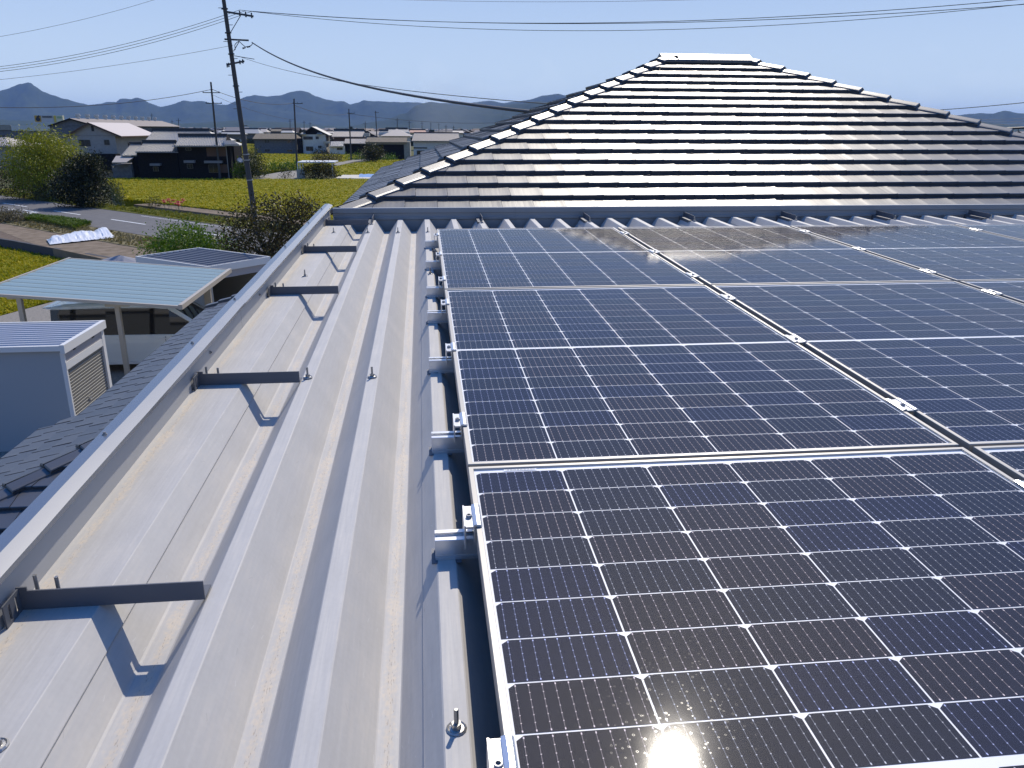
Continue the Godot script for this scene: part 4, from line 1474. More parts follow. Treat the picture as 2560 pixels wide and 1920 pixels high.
# points on a jittered grid inside a plan outline
func sow(pts: Array, gap: float) -> Array:
	var poly := PackedVector2Array()
	var lo := Vector2(1e9, 1e9)
	var hi := -lo
	for p in pts:
		var q := Vector2(p.x, p.z)
		poly.append(q)
		lo = lo.min(q)
		hi = hi.max(q)
	var out := []
	var x := lo.x
	while x < hi.x:
		var z := lo.y
		while z < hi.y:
			var q := Vector2(x + rng.randf_range(-0.5, 0.5) * gap, z + rng.randf_range(-0.5, 0.5) * gap)
			if Geometry2D.is_point_in_polygon(q, poly):
				out.append(Vector3(q.x, 0, q.y))
			z += gap
		x += gap
	return out

func make_fields() -> void:
	var leaf := mat("rice_leaf", Color(1, 1, 1), 0.7, 0.0, 0.3)
	leaf.albedo_color = Color(1, 1, 1)
	leaf.vertex_color_use_as_albedo = true
	leaf.backlight_enabled = true
	leaf.backlight = Color(0.75, 0.75, 0.6)
	var stand := grained("rice_stand", Color(0.15, 0.145, 0.006), Color(0.27, 0.235, 0.012), 2.2, 0.9, 0.2, 83, 0.03, 0.25, 0.45)
	var tints := [Color(0.24, 0.255, 0.006), Color(0.44, 0.36, 0.012)]
	var c1 := clump_mesh(9, 0.42, 0.22, 1)
	var c2 := clump_mesh(9, 0.42, 0.40, 2)
	var c3 := clump_mesh(8, 0.5, 0.8, 3)
	var ht := GY - 0.62          # top of the dense stand in the lowest field
	# beside the yard
	var f0 := [gp(-420, 640, -0.5), gp(-170, 585, -0.5), gp(0, 604, -0.5), gp(100, 626, -0.5), gp(195, 651, -0.5), gp(330, 690, -0.5), gp(275, 708, -0.5), gp(130, 744, -0.5), gp(-10, 784, -0.5), gp(-300, 860, -0.5)]
	setting("rice_field", plan_slab(f0, ht, BASE - 0.05), stand, "ripening rice field beside the yard and the block wall", "rice field")
	scatter("rice", c1, leaf, "yellow-green rice ears standing beside the yard", "rice", sow(f0, 0.17), tints, 0.8, 1.15, ht - 0.24)
	# beyond the road, up to the dark house
	ht = GY - 0.02
	var f1 := [road_pt(-7, 9.3), road_pt(62, 10.4), Vector3(26, 0, -66), gp(960, 448.5, -0.02), gp(640, 448.5, -0.02), gp(262, 446, -0.02)]
	setting("rice_field", plan_slab(f1, ht, BASE - 0.05), stand, "broad ripening rice field between the road and the dark wooden house", "rice field")
	scatter("rice", c2, leaf, "yellow-green rice ears between road and dark house", "rice", sow(f1, 0.36), tints, 0.8, 1.2, ht - 0.24)
	# fields farther off
	var far := [
		[[gp(644, 383.5), gp(880, 386), gp(905, 394), gp(834, 409), gp(742, 421), gp(700, 426), gp(650, 428)], "ripening rice field before the long barn"],
		[[gp(836, 416), gp(870, 409), gp(930, 402), gp(1040, 398), gp(1090, 410), gp(1000, 437), gp(842, 437)], "ripening rice field before the dark plastered barn"],
		[[gp(560, 345), gp(634, 345), gp(634, 375), gp(600, 384), gp(560, 390)], "ripening rice field behind the utility pole"],
		[[gp(-60, 476), gp(28, 470), gp(40, 484), gp(-60, 494)], "bright field patch by the willow"]]
	for q in far:
		setting("rice_field", plan_slab(q[0], GY - 0.05, BASE - 0.05), stand, q[1], "rice field")
		var spots := sow(q[0], 0.8)
		scatter("rice", c3, leaf, q[1].replace("ripening rice field", "yellow-green rice ears").replace("bright field patch", "yellow-green rice ears"), "rice", spots, tints, 0.7, 1.2, GY - 0.33)
	# grass on the verges
	var blade := clump_mesh(7, 0.20, 0.22, 6)
	var gt := [Color(0.11, 0.14, 0.010), Color(0.24, 0.22, 0.025)]
	scatter("verge_grass", blade, leaf, "short grass on the verge across the road", "grass", sow([road_pt(-60, 3.5), road_pt(60, 3.4), road_pt(60, 6.0), road_pt(20, 5.9), road_pt(-2, 5.1), road_pt(-60, 6.8)], 0.30), gt, 0.6, 1.2, GY + 0.02)
	scatter("verge_grass", blade, leaf, "green grass beside the dug bed", "grass", sow([gp(62, 543), gp(150, 550), gp(228, 562), gp(190, 575), gp(110, 557), gp(66, 553)], 0.16), [Color(0.05, 0.11, 0.008), Color(0.11, 0.15, 0.015)], 0.8, 1.4, GY + 0.15)
	scatter("dry_grass", blade, leaf, "straw-coloured grass along the garden plot", "grass", sow([road_pt(-28, -3.4), road_pt(34, -3.4), road_pt(34, -5.7), road_pt(-28, -6.1)], 0.26), [Color(0.13, 0.11, 0.05), Color(0.24, 0.20, 0.10)], 0.5, 1.0, GY - 0.03)
	# red spider lilies at the ditch
	var li := MB.new()
	var r := RandomNumberGenerator.new()
	r.seed = 12
	for i in 9:
		var a := TAU * i / 9
		var d := Vector3(cos(a), 0, sin(a))
		var s := Vector3(-d.z, 0, d.x) * 0.02
		li.quad(Vector3(0, 0.42, 0) - s, Vector3(0, 0.42, 0) + s, Vector3(0, 0.52, 0) + d * 0.1 + s, Vector3(0, 0.52, 0) + d * 0.1 - s)
		li.tri(Vector3(0, 0.52, 0) + d * 0.1 - s, Vector3(0, 0.52, 0) + d * 0.1 + s, Vector3(0, 0.46, 0) + d * 0.17)
	var lm := li.mesh()
	var red := mat("lily_red", Color(0.62, 0.035, 0.04), 0.6)
	var stem := MB.new()
	stem.cyl(Vector3.ZERO, Vector3(0, 0.42, 0), 0.008, 0.006, 5)
	var stm := stem.mesh()
	var green := mat("lily_stem", Color(0.08, 0.14, 0.03), 0.7)
	for i in 26:
		var c := gp(lerpf(411, 462, r.randf()), 0.0 + lerpf(519, 530, r.randf()) + (0.0))
		var t := thing("spider_lily", "red spider lily in the patch at the ditch", "flower", at(Vector3(c.x, GY + 0.03, c.z), r.randf() * TAU), "red spider lilies at the ditch")
		t.scale = Vector3.ONE * r.randf_range(1.0, 1.5)
		part(t, "stem", stm, green)
		part(t, "bloom", lm, red)

# ---------------------------------------------------------------- trees and shrubs
# blobs: [centre, radii]; leaves lie through the outer part of each blob, in sprays
func crown_mesh(blobs: Array, count: int, size: float, tints: Array, droop: float, sd: int, hollow := 0.45, slim := 0.5, spray := 7) -> ArrayMesh:
	var r := RandomNumberGenerator.new()
	r.seed = sd
	var total := 0.0
	for b in blobs: total += b[1].x * b[1].y + b[1].x * b[1].z + b[1].y * b[1].z
	var m := MB.new()
	m.colored = true
	for b in blobs:
		var rad: Vector3 = b[1]
		var n := int(count * (rad.x * rad.y + rad.x * rad.z + rad.y * rad.z) / total / spray)
		for i in n:
			var d := Vector3(r.randfn(), r.randfn(), r.randfn()).normalized()
			var k := lerpf(hollow, 1.08, pow(r.randf(), 0.6))
			if r.randf() < 0.10: k *= r.randf_range(1.0, 1.18)
			var c: Vector3 = b[0] + d * rad * k
			var hue := r.randf()
			var out := (d + Vector3(0, 0.35 - droop * 2.0, 0)).normalized()
			for j in spray:
				var o := c + Vector3(r.randfn(), r.randfn() - droop, r.randfn()) * size * 1.5
				var ax := (out + Vector3(r.randfn(), r.randfn() - droop, r.randfn()) * 0.7).normalized()
				var sd2 := ax.cross(Vector3(r.randfn(), r.randfn(), r.randfn())).normalized()
				var L := size * r.randf_range(0.6, 1.25)
				var w := L * slim * 0.5
				m.tint = tints[0].lerp(tints[1], clampf(hue + r.randf_range(-0.3, 0.3), 0.0, 1.0))
				if tints.size() > 2 and r.randf() < 0.14: m.tint = tints[2]
				m.quad(o, o + ax * L * 0.5 + sd2 * w, o + ax * L, o + ax * L * 0.5 - sd2 * w)
	return m.mesh()

func limbs_mesh(base: Vector3, fork: Vector3, blobs: Array, r0: float, sd: int, per := 3) -> ArrayMesh:
	var r := RandomNumberGenerator.new()
	r.seed = sd
	var m := MB.new()
	var mid := base.lerp(fork, 0.5) + Vector3(r.randfn(), 0, r.randfn()) * r0 * 0.5
	m.cyl(base, mid, r0 * 1.15, r0 * 0.9, 8, false)
	m.cyl(mid, fork, r0 * 0.9, r0 * 0.7, 8, false)
	for b in blobs:
		for i in per:
			var e: Vector3 = b[0] + Vector3(r.randfn(), r.randfn() * 0.6, r.randfn()) * b[1] * 0.45
			var k: Vector3 = fork.lerp(e, 0.5) + Vector3(r.randfn(), r.randfn(), r.randfn()) * 0.15 * b[1].x
			m.cyl(fork, k, r0 * 0.45, r0 * 0.25, 6, false)
			m.cyl(k, e, r0 * 0.25, r0 * 0.07, 5, false)
	return m.mesh()

func plant(called: String, label: String, category: String, base: Vector3, blobs: Array, count: int, size: float, tints: Array, droop: float, sd: int, trunk := 0.12, group := "", hollow := 0.45, slim := 0.5, fork_h := 0.35) -> void:
	var t := thing(called, label, category, at(base), group)
	var top := 0.0
	var mean := Vector3.ZERO
	for b in blobs:
		top = maxf(top, b[0].y)
		mean += b[0] / blobs.size()
	part(t, "trunk", limbs_mesh(Vector3(0, -0.3, 0), Vector3(mean.x * 0.4, top * fork_h, mean.z * 0.4), blobs, trunk, sd + 5), M.bark)
	part(t, "crown", crown_mesh(blobs, count, size, tints, droop, sd, hollow, slim), M.leaf)

# a blob whose outline covers a rectangle of the photograph at a given place
func pblob(base: Vector3, x0: float, y0: float, x1: float, y1: float, dz := 0.0, deep := 1.0) -> Array:
	var z := base.z + dz
	var a := zp(x0, (y0 + y1) / 2, z)
	var b := zp(x1, (y0 + y1) / 2, z)
	var t := zp((x0 + x1) / 2, y0, z)
	var u := zp((x0 + x1) / 2, y1, z)
	var c := (a + b) / 2
	c.y = (t.y + u.y) / 2
	c.z = z
	return [c - base, Vector3(absf(b.x - a.x) / 2, absf(t.y - u.y) / 2, absf(b.x - a.x) / 2 * deep)]

func make_trees() -> void:
	mat("bark", Color(0.06, 0.045, 0.032), 0.95)
	var lf := mat("leaf", Color(1, 1, 1), 0.55, 0.0, 0.4)
	lf.albedo_color = Color(1, 1, 1)
	lf.vertex_color_use_as_albedo = true
	lf.backlight_enabled = true
	lf.backlight = Color(0.72, 0.75, 0.55)
	var olive := [Color(0.055, 0.058, 0.014), Color(0.12, 0.11, 0.022)]
	var dark := [Color(0.010, 0.013, 0.007), Color(0.026, 0.030, 0.012), Color(0.09, 0.10, 0.06)]
	var fresh := [Color(0.05, 0.11, 0.006), Color(0.15, 0.22, 0.015)]
	var brown := [Color(0.025, 0.024, 0.008), Color(0.085, 0.065, 0.018), Color(0.20, 0.17, 0.08)]
	# the big yellow-green willow
	var b := gp(112, 497)
	plant("willow_tree", "broad yellow-green willow beside the road", "tree", b, [pblob(b, 12, 330, 130, 470), pblob(b, 62, 322, 190, 440, -1.2), pblob(b, 100, 338, 204, 445, 0.6), pblob(b, 20, 345, 110, 480, 1.4), pblob(b, 70, 380, 190, 480, 1.5), pblob(b, 55, 325, 135, 400, 0.0), pblob(b, 150, 360, 206, 430, -0.4)], 21000, 0.24, [Color(0.15, 0.16, 0.004), Color(0.36, 0.34, 0.012)], 0.55, 101, 0.24, "", 0.25, 0.30)
	b = gp(203, 517)
	plant("evergreen_bush", "tall dark round evergreen bush beside the road", "bush", b, [pblob(b, 130, 420, 235, 517), pblob(b, 165, 392, 262, 470, -0.6), pblob(b, 175, 430, 268, 518, 0.5), pblob(b, 200, 385, 250, 430, 0.2)], 15000, 0.17, dark, 0.0, 111, 0.2, "", 0.35, 0.6)
	b = gp(278, 506)
	plant("shrub", "small grey-green shrub at the foot of the dark bush", "shrub", b, [pblob(b, 255, 455, 305, 510)], 1600, 0.15, [Color(0.045, 0.06, 0.022), Color(0.12, 0.13, 0.06)], 0.0, 121, 0.05)
	b = gp(60, 497)
	plant("shrub", "tangled dark brown shrubs under the willow", "shrub", b, [pblob(b, -20, 418, 60, 492), pblob(b, 40, 440, 110, 498), pblob(b, 95, 452, 140, 500), pblob(b, 0, 400, 50, 450, -1.0)], 5000, 0.17, [Color(0.03, 0.026, 0.012), Color(0.085, 0.075, 0.022)], 0.1, 131, 0.07)
	b = gp(118, 502)
	plant("shrub", "low grey-green shrub on the roadside under the willow", "shrub", b, [pblob(b, 88, 458, 135, 503)], 1500, 0.15, [Color(0.05, 0.055, 0.02), Color(0.13, 0.13, 0.06)], 0.0, 133, 0.05)
	b = gp(22, 553)
	plant("dry_hedge", "dry grey-brown hedge at the corner of the dug bed", "hedge", b, [pblob(b, -30, 524, 30, 556), pblob(b, 15, 530, 64, 553)], 2600, 0.13, [Color(0.09, 0.075, 0.05), Color(0.22, 0.18, 0.13)], 0.0, 141, 0.05)
	b = gp(402, 512)
	plant("shrub", "small brown-green shrub at the edge of the ditch", "shrub", b, [pblob(b, 368, 497, 405, 528)], 700, 0.13, olive, 0.0, 143, 0.04)
	# green bush and the brown-leaved tree behind the garage
	b = Vector3(-9.4, GY, -35.5)
	plant("green_bush", "bright green bush behind the dark-roofed garage", "bush", b, [pblob(b, 362, 600, 450, 668), pblob(b, 388, 567, 495, 660, -0.8), pblob(b, 440, 563, 520, 655, 0.5), pblob(b, 490, 590, 592, 665, 0.2), pblob(b, 410, 590, 540, 670, 0.9)], 11000, 0.125, fresh, 0.1, 151, 0.1, "", 0.5, 0.45)
	b = Vector3(-6.5, GY, -31.5)
	plant("persimmon_tree", "brown-leaved spreading tree between the pole and the metal roof", "tree", b, [pblob(b, 545, 520, 640, 640), pblob(b, 590, 500, 700, 600, -0.7), pblob(b, 650, 490, 765, 580, 0.2), pblob(b, 640, 540, 760, 660, 0.5), pblob(b, 720, 505, 812, 570, -0.3), pblob(b, 560, 580, 690, 680, 0.3), pblob(b, 740, 500, 780, 530, 0.0), pblob(b, 722, 484, 752, 512, 0.1)], 9000, 0.105, brown, 0.15, 161, 0.13, "", 0.2, 0.6, 0.45)
	# bushes round the dark house and the lane
	b = gp(627, 446)
	plant("shrub", "dark leafy bush beside the lane behind the leaning pole", "shrub", b, [pblob(b, 612, 375, 655, 425, -0.6), pblob(b, 600, 405, 640, 447), pblob(b, 630, 412, 668, 440, -1.5)], 3800, 0.22, [Color(0.03, 0.04, 0.01), Color(0.10, 0.105, 0.025)], 0.0, 171, 0.12)
	b = gp(608, 446)
	plant("shrub", "fresh green shrub against the dark wooden house", "shrub", b, [pblob(b, 588, 407, 616, 446)], 1500, 0.22, fresh, 0.0, 173, 0.08)
	b = gp(792, 447)
	plant("shrub", "dark bush with pale blossom before the small lane carport", "shrub", b, [pblob(b, 757, 410, 800, 448), pblob(b, 785, 408, 826, 448, 0.3), pblob(b, 818, 425, 840, 447, 0.4)], 3600, 0.22, brown, 0.0, 181, 0.1)
	b = gp(714, 446)
	plant("shrub", "small bare shrub on the lane", "shrub", b, [pblob(b, 700, 428, 726, 446)], 300, 0.2, brown, 0.0, 183, 0.05)
	b = gp(932, 404)
	plant("round_tree", "small round dark tree before the plastered barn", "tree", b, [pblob(b, 908, 372, 940, 396), pblob(b, 924, 370, 955, 394, 0.5)], 2600, 0.34, [Color(0.03, 0.032, 0.012), Color(0.075, 0.07, 0.025)], 0.0, 191, 0.16)
	var hedges := [[gp(722, 426), [[668, 413, 700, 432], [700, 411, 745, 428]], "green hedge along the near lane", fresh, 1600], [gp(820, 402), [[783, 388, 820, 405], [815, 389, 852, 403]], "brownish hedge beside the far lane", [Color(0.07, 0.06, 0.015), Color(0.15, 0.12, 0.03)], 1800], [gp(900, 399), [[866, 388, 912, 402], [940, 392, 990, 402]], "green hedge before the plastered barn", fresh, 1800], [gp(810, 384), [[782, 374, 820, 386]], "garden shrubs before the white gabled house", dark, 900]]
	var sd := 200
	for h in hedges:
		var bl := []
		for q in h[1]: bl.append(pblob(h[0], q[0], q[1], q[2], q[3]))
		plant("hedge", h[2], "hedge", h[0], bl, h[4], 0.3, h[3], 0.0, sd, 0.06)
		sd += 10

# ---------------------------------------------------------------- houses across the fields
func pbox(parent: Node, called: String, x0: float, y0: float, x1: float, y1: float, z: float, deep: float, m: Material) -> MeshInstance3D:
	var ym := (y0 + y1) / 2
	var a := zp(x0, ym, z)
	var b := zp(x1, ym, z)
	var t := zp((x0 + x1) / 2, y0, z)
	var u := zp((x0 + x1) / 2, y1, z)
	return part(parent, called, slab(Vector3(a.x, u.y, z - deep), Vector3(b.x, t.y, z)), m)

func pwin(parent: Node, x0: float, y0: float, x1: float, y1: float, z: float, frame: Material, pane: Material) -> void:
	var w := pbox(parent, "window", x0, y0, x1, y1, z + 0.06, 0.08, frame)
	var xm := (x0 + x1) / 2
	var g := 0.4 if x1 - x0 > 6 else 0.25
	pbox(w, "pane", x0 + g, y0 + g, xm - g * 0.4, y1 - g, z + 0.075, 0.04, pane)
	pbox(w, "pane", xm + g * 0.4, y0 + g, x1 - g, y1 - g, z + 0.075, 0.04, pane)

# a roof whose ridge runs along x; eave at z = zf, ridge dz behind, all by pixels. ribs: rows of round cover tiles.
func xroof(parent: Node, called: String, el: float, er: float, ey: float, rl: float, rr: float, ry: float, zf: float, dz: float, m: Material, ribs: int, cap: float, capm: Material, rise := 0.09) -> void:
	var b := MB.new()
	var e0 := zp(el, ey, zf)
	var e1 := zp(er, ey, zf)
	var r0 := zp(rl, ry, zf - dz)
	var r1 := zp(rr, ry, zf - dz)
	r1.y = r0.y; e1.y = e0.y
	var n := maxi(ribs, 1)
	var nor := (e1 - e0).cross(r0 - e0).normalized()
	for i in n:
		var w := [0.0, 0.46, 0.60, 0.86, 1.0]
		var hh := [0.0, 0.0, 1.0, 1.0, 0.0]
		var steps := 4 if ribs > 1 else 1
		for k in steps:
			var u0: float = (i + (w[k] if ribs > 1 else 0.0)) / n
			var u1: float = (i + (w[k + 1] if ribs > 1 else 1.0)) / n
			var h0: Vector3 = nor * (hh[k] * rise if ribs > 1 else 0.0)
			var h1: Vector3 = nor * (hh[k + 1] * rise if ribs > 1 else 0.0)
			b.quad(e0.lerp(e1, u0) + h0, e0.lerp(e1, u1) + h1, r0.lerp(r1, u1) + h1, r0.lerp(r1, u0) + h0)
	var k0 := Vector3(e0.x, e0.y, zf - 2 * dz)
	var k1 := Vector3(e1.x, e1.y, zf - 2 * dz)
	b.quad(k1, k0, r0, r1)
	b.tri(k0, e0, r0); b.tri(e1, k1, r1)
	var dn := Vector3(0, -0.14, 0)
	b.quad(e0 + dn, e1 + dn, e1, e0)
	b.quad(k0 + dn, e0 + dn, e0, k0); b.quad(e1 + dn, k1 + dn, k1, e1)
	b.quad(k0 + dn, k1 + dn, e1 + dn, e0 + dn)
	var o := part(parent, called, b.mesh(), m)
	if cap > 0:
		part(o, "ridge_tile", slab(Vector3(r0.x - 0.15, r0.y - 0.1, r0.z - 0.16), Vector3(r1.x + 0.15, r0.y + cap, r0.z + 0.16)), capm)

# a gable facing the camera; the ridge runs away along -z for deep metres
func zroof(parent: Node, x0: float, x1: float, ey: float, ax: float, ay: float, z: float, deep: float, over: float, roof: Material, wall: Material, trim: Material) -> void:
	var l := zp(x0, ey, z)
	var r := zp(x1, ey, z)
	var t := zp(ax, ay, z)
	r.y = l.y
	var b := MB.new()
	var bk := Vector3(0, 0, -deep)
	b.tri(l, r, t)
	b.tri(r + bk, l + bk, t + bk)
	part(parent, "gable", b.mesh(), wall)
	var th := Vector3(0, 0.16, 0)
	for s in 2:
		var e := l if s == 0 else r
		var d := (e - t) * (1.0 + over / (e - t).length())
		var e2 := t + d
		var f := Vector3(0, 0, 0.5)
		var m := MB.new()
		if s == 0:
			m.quad(e2 + f + th, t + f + th, t + bk + th, e2 + bk + th); m.quad(t + f, e2 + f, e2 + bk, t + bk)
		else:
			m.quad(t + f + th, e2 + f + th, e2 + bk + th, t + bk + th); m.quad(e2 + f, t + f, t + bk, e2 + bk)
		part(parent, "roof", m.mesh(), roof)
		var g := MB.new()
		if s == 0: g.quad(e2 + f - th * 0.6, t + f - th * 0.6, t + f + th * 1.05, e2 + f + th * 1.05)
		else: g.quad(t + f - th * 0.6, e2 + f - th * 0.6, e2 + f + th * 1.05, t + f + th * 1.05)
		if s == 0: g.quad(e2 + bk, e2 + f, e2 + f + th, e2 + bk + th)
		else: g.quad(e2 + f, e2 + bk, e2 + bk + th, e2 + f + th)
		part(parent, "barge_board", g.mesh(), trim)

func make_houses() -> void:
	var wood := grained("black_wood", Color(0.010, 0.009, 0.010), Color(0.022, 0.020, 0.020), 1.6, 0.85, 0.2, 85)
	var silver := mat("silver_tile", Color(0.34, 0.32, 0.28), 0.42, 0.25, 0.6)
	var ridge := mat("ridge_dark", Color(0.03, 0.03, 0.032), 0.6)
	var pale := mat("pale_tile", Color(0.36, 0.31, 0.26), 0.6)
	var rust := mat("rust_board", Color(0.10, 0.055, 0.035), 0.8)
	var awn := mat("awning", Color(0.16, 0.16, 0.17), 0.6)
	var pane := mat("window_pane", Color(0.02, 0.025, 0.03), 0.08, 0.0, 0.6)
	var frame := mat("window_frame", Color(0.25, 0.25, 0.25), 0.6)
	var beige := grained("beige_wall", Color(0.30, 0.27, 0.24), Color(0.36, 0.325, 0.29), 3.0, 0.9, 0.3, 87)
	var white := grained("white_wall", Color(0.50, 0.48, 0.43), Color(0.62, 0.60, 0.54), 3.0, 0.9, 0.3, 88)
	var grey := grained("grey_wall", Color(0.10, 0.105, 0.115), Color(0.17, 0.17, 0.175), 2.5, 0.9, 0.3, 89)
	var moss := grained("mossy_roof", Color(0.15, 0.125, 0.09), Color(0.25, 0.21, 0.155), 4.0, 0.9, 0.2, 90)
	var brown := mat("brown_roof", Color(0.20, 0.165, 0.14), 0.7)
	var conc := grained("weathered_concrete", Color(0.24, 0.225, 0.18), Color(0.34, 0.31, 0.25), 3.0, 0.95, 0.2, 93)
	# the dark wooden farmhouse
	var z := -113.5
	var h := thing("wooden_farmhouse", "dark wooden farmhouse with several silvery ribbed tile roofs beyond the rice", "house")
	pbox(h, "wall", 447, 362, 578, 452, z, 7.0, wood)
	pbox(h, "wall", 346, 378, 446.8, 452, z - 0.4, 8.0, wood)
	pbox(h, "wall", 332, 390, 346, 452, z - 1.0, 6.0, wood)
	pbox(h, "wall", 578.1, 366, 588, 452, z - 1.5, 5.0, wood)
	xroof(h, "roof", 437, 563, 364.5, 449, 566, 341.5, z + 0.9, 4.2, silver, 30, 0.42, ridge)
	xroof(h, "roof", 338, 431, 379, 359, 438, 357.5, z + 0.6, 4.0, silver, 23, 0.42, ridge)
	xroof(h, "roof", 362, 545, 352, 383, 522, 327.5, z - 3.9, 5.5, silver, 44, 0.42, ridge)
	xroof(h, "roof", 303, 341, 388.5, 327, 352, 360.5, z - 1.0, 4.0, silver, 10, 0.3, ridge)
	xroof(h, "porch_roof", 279.5, 316, 405.5, 290, 340, 389.5, z + 1.0, 2.6, pale, 0, 0.0, ridge)
	pbox(h, "porch_wall", 281, 412, 330, 447, z - 0.3, 3.0, grey)
	# right gable end with its small flared roof
	var gb := MB.new()
	gb.tri(zp(563, 364, z + 0.3), zp(580, 352, z - 2.2), zp(567, 336, z - 2.2))
	part(h, "gable", gb.mesh(), wood)
	xroof(h, "porch_roof", 561, 598, 362, 556, 582, 352, z + 1.2, 1.6, silver, 8, 0.0, ridge)
	for q in [[374, 409, 400, 414.5], [459, 401, 486, 407.5], [510, 402, 554.5, 408]]:
		pbox(h, "awning", q[0], q[1], q[2], q[3], z + 0.7, 0.7, awn)
	for q in [[464, 369, 477.5, 376], [468, 410, 482, 421], [522, 412, 545, 431.5], [383, 417, 396, 428]]:
		pwin(h, q[0], q[1], q[2], q[3], z, frame, pane)
	for q in [[516.5, 369, 543, 391], [543.8, 369, 565.5, 391], [549, 411, 571, 432]]:
		pbox(h, "shutter", q[0], q[1], q[2], q[3], z + 0.05, 0.05, rust)
	pbox(h, "downpipe", 568, 366, 569.5, 446, z + 0.15, 0.12, frame)
	pbox(h, "gutter", 445, 364.5, 566, 367, z + 0.95, 0.12, awn)
	pbox(h, "gutter", 344, 379.5, 445, 382, z + 0.65, 0.12, awn)
	# satellite dish on the east corner
	var dish := MB.new()
	var dc := zp(600, 402, z + 0.5)
	dish.cyl(dc, dc + Vector3(0.1, 0.1, 0.12), 0.42, 0.36, 14)
	part(h, "dish", dish.mesh(), mat("dish_grey", Color(0.33, 0.35, 0.40), 0.5))
	# beige gabled house
	z = -128.0
	h = thing("beige_house", "beige two-storey house with pale gabled roof behind the willow", "house")
	var l := zp(174, 400, z)
	var r := zp(296, 400, z)
	var ey := zp(296, 340, z).y
	part(h, "wall", slab(Vector3(l.x, GY - 1, z - 16.5), Vector3(r.x, ey, z)), beige)
	zroof(h, 172, 298, 339, 223, 308.5, z, 16.5, 0.5, mat("pink_tile", Color(0.42, 0.36, 0.33), 0.55), beige, rust)
	pwin(h, 197, 349, 226, 365.5, z, frame, pane)
	pwin(h, 260, 349, 273.5, 362.5, z, frame, pane)
	pbox(h, "vent", 228, 314, 234, 328, z + 0.05, 0.06, M.black)
	pbox(h, "lean_to", 214, 385, 292, 425, z + 1.8, 1.7, wood)
	for q in [16.5 * 0.3, 16.5 * 0.62]:
		part(h, "window", slab(Vector3(r.x, ey - 1.9, z - q - 1.4), Vector3(r.x + 0.06, ey - 1.0, z - q)), pane)
	# long warehouse with round ridge vents
	z = -185.0
	h = thing("warehouse", "long dark-gabled warehouse with a row of round ridge vents", "warehouse")
	l = zp(126, 330, z)
	r = zp(238, 330, z)
	ey = zp(126, 315, z).y
	part(h, "wall", slab(Vector3(l.x, GY - 1, z - 62), Vector3(r.x, ey, z)), grey)
	zroof(h, 126, 238, 314.5, 176, 297.5, z, 62.0, 0.4, brown, grey, wood)
	var apex := zp(176, 297.5, z)
	var vm := MB.new()
	vm.cyl(Vector3(0, -0.1, 0), Vector3(0, 0.5, 0), 0.42, 0.42, 10)
	vm.cyl(Vector3(0, 0.5, 0), Vector3(0, 0.95, 0), 0.62, 0.40, 10)
	var vent_mesh := vm.mesh()
	for i in 11:
		part(h, "vent", vent_mesh, white, at(apex + Vector3(0, 0.2, -4.0 - i * 5.2)))
	# the shop with its roof sign
	z = -290.0
	h = thing("shop_building", "far white shop with a wide yellow and white roof sign", "shop")
	pbox(h, "wall", -60, 318, 130, 345, z, 24.0, grey)
	pbox(h, "fascia", 28, 313.5, 126, 327, z + 0.5, 0.6, white)
	pbox(h, "fascia", -60, 312, 27, 325, z + 0.5, 0.6, conc)
	var sg := pbox(h, "sign_board", 85, 288.5, 134, 306, z - 4.0, 1.2, mat("sign_white", Color(0.42, 0.42, 0.40), 0.6))
	pbox(sg, "emblem", 87, 289, 102.5, 304.5, z - 3.92, 0.1, mat("sign_orange", Color(0.45, 0.27, 0.02), 0.6))
	var em := MB.new()
	var ec := zp(95, 298, z - 3.85)
	em.cyl(ec, ec + Vector3(0, 0, 0.08), 0.72, 0.72, 12)
	em.box(ec + Vector3(0.2, 0.85, 0.04), Vector3(0.9, 0.5, 0.08), Basis(Vector3(0, 0, 1), 0.5))
	part(sg, "emblem_mark", em.mesh(), M.black)
	for i in 6:                       # far-off lettering, too blurred in the photograph to read
		var x := 104.5 + i * 4.2
		var lt := MB.new()
		var c := zp(x + 1.6, 292.2, z - 3.9)
		lt.box(c, Vector3(0.12, 0.62, 0.06)); lt.box(c + Vector3(0.2, 0.16, 0), Vector3(0.36, 0.12, 0.06)); lt.box(c + Vector3(0.3, -0.12, 0), Vector3(0.12, 0.34, 0.06))
		part(sg, "lettering", lt.mesh(), M.black)
	var s2 := pbox(h, "sign_board", 134.5, 288.5, 157, 306, z - 4.0, 1.2, mat("sign_cream", Color(0.55, 0.52, 0.36), 0.6))
	pbox(s2, "emblem", 135, 289, 140, 305.5, z - 3.92, 0.1, mat("sign_yellow", Color(0.55, 0.42, 0.05), 0.6))
	pbox(s2, "lettering", 142, 291, 154, 296, z - 3.92, 0.1, mat("sign_green", Color(0.25, 0.36, 0.22), 0.6))
	# house at the frame's west edge
	z = -98.0
	h = thing("grey_house", "grey house with pale brown roof half hidden by the willow", "house")
	pbox(h, "wall", -90, 362, 22, 425, z, 7.0, mat("blue_grey_wall", Color(0.22, 0.25, 0.30), 0.8))
	xroof(h, "roof", -100, 26, 364, -90, 12, 342, z + 0.8, 4.4, pale, 24, 0.2, ridge, 0.05)
	# row beyond the second field
	z = -228.0
	h = thing("long_barn", "long grey barn with mossy brown roof beyond the rice", "barn")
	pbox(h, "wall", 637, 346, 740, 388, z, 9.0, grey)
	xroof(h, "roof", 631, 742, 347, 640, 739, 334, z + 0.8, 5.0, moss, 0, 0.0, ridge)
	for q in [[661, 349.5, 674, 357.5], [717, 350, 729, 357.5], [661.5, 372.5, 675, 379], [717, 374, 731, 379]]:
		pwin(h, q[0], q[1], q[2], q[3], z, frame, pane)
	z = -226.0
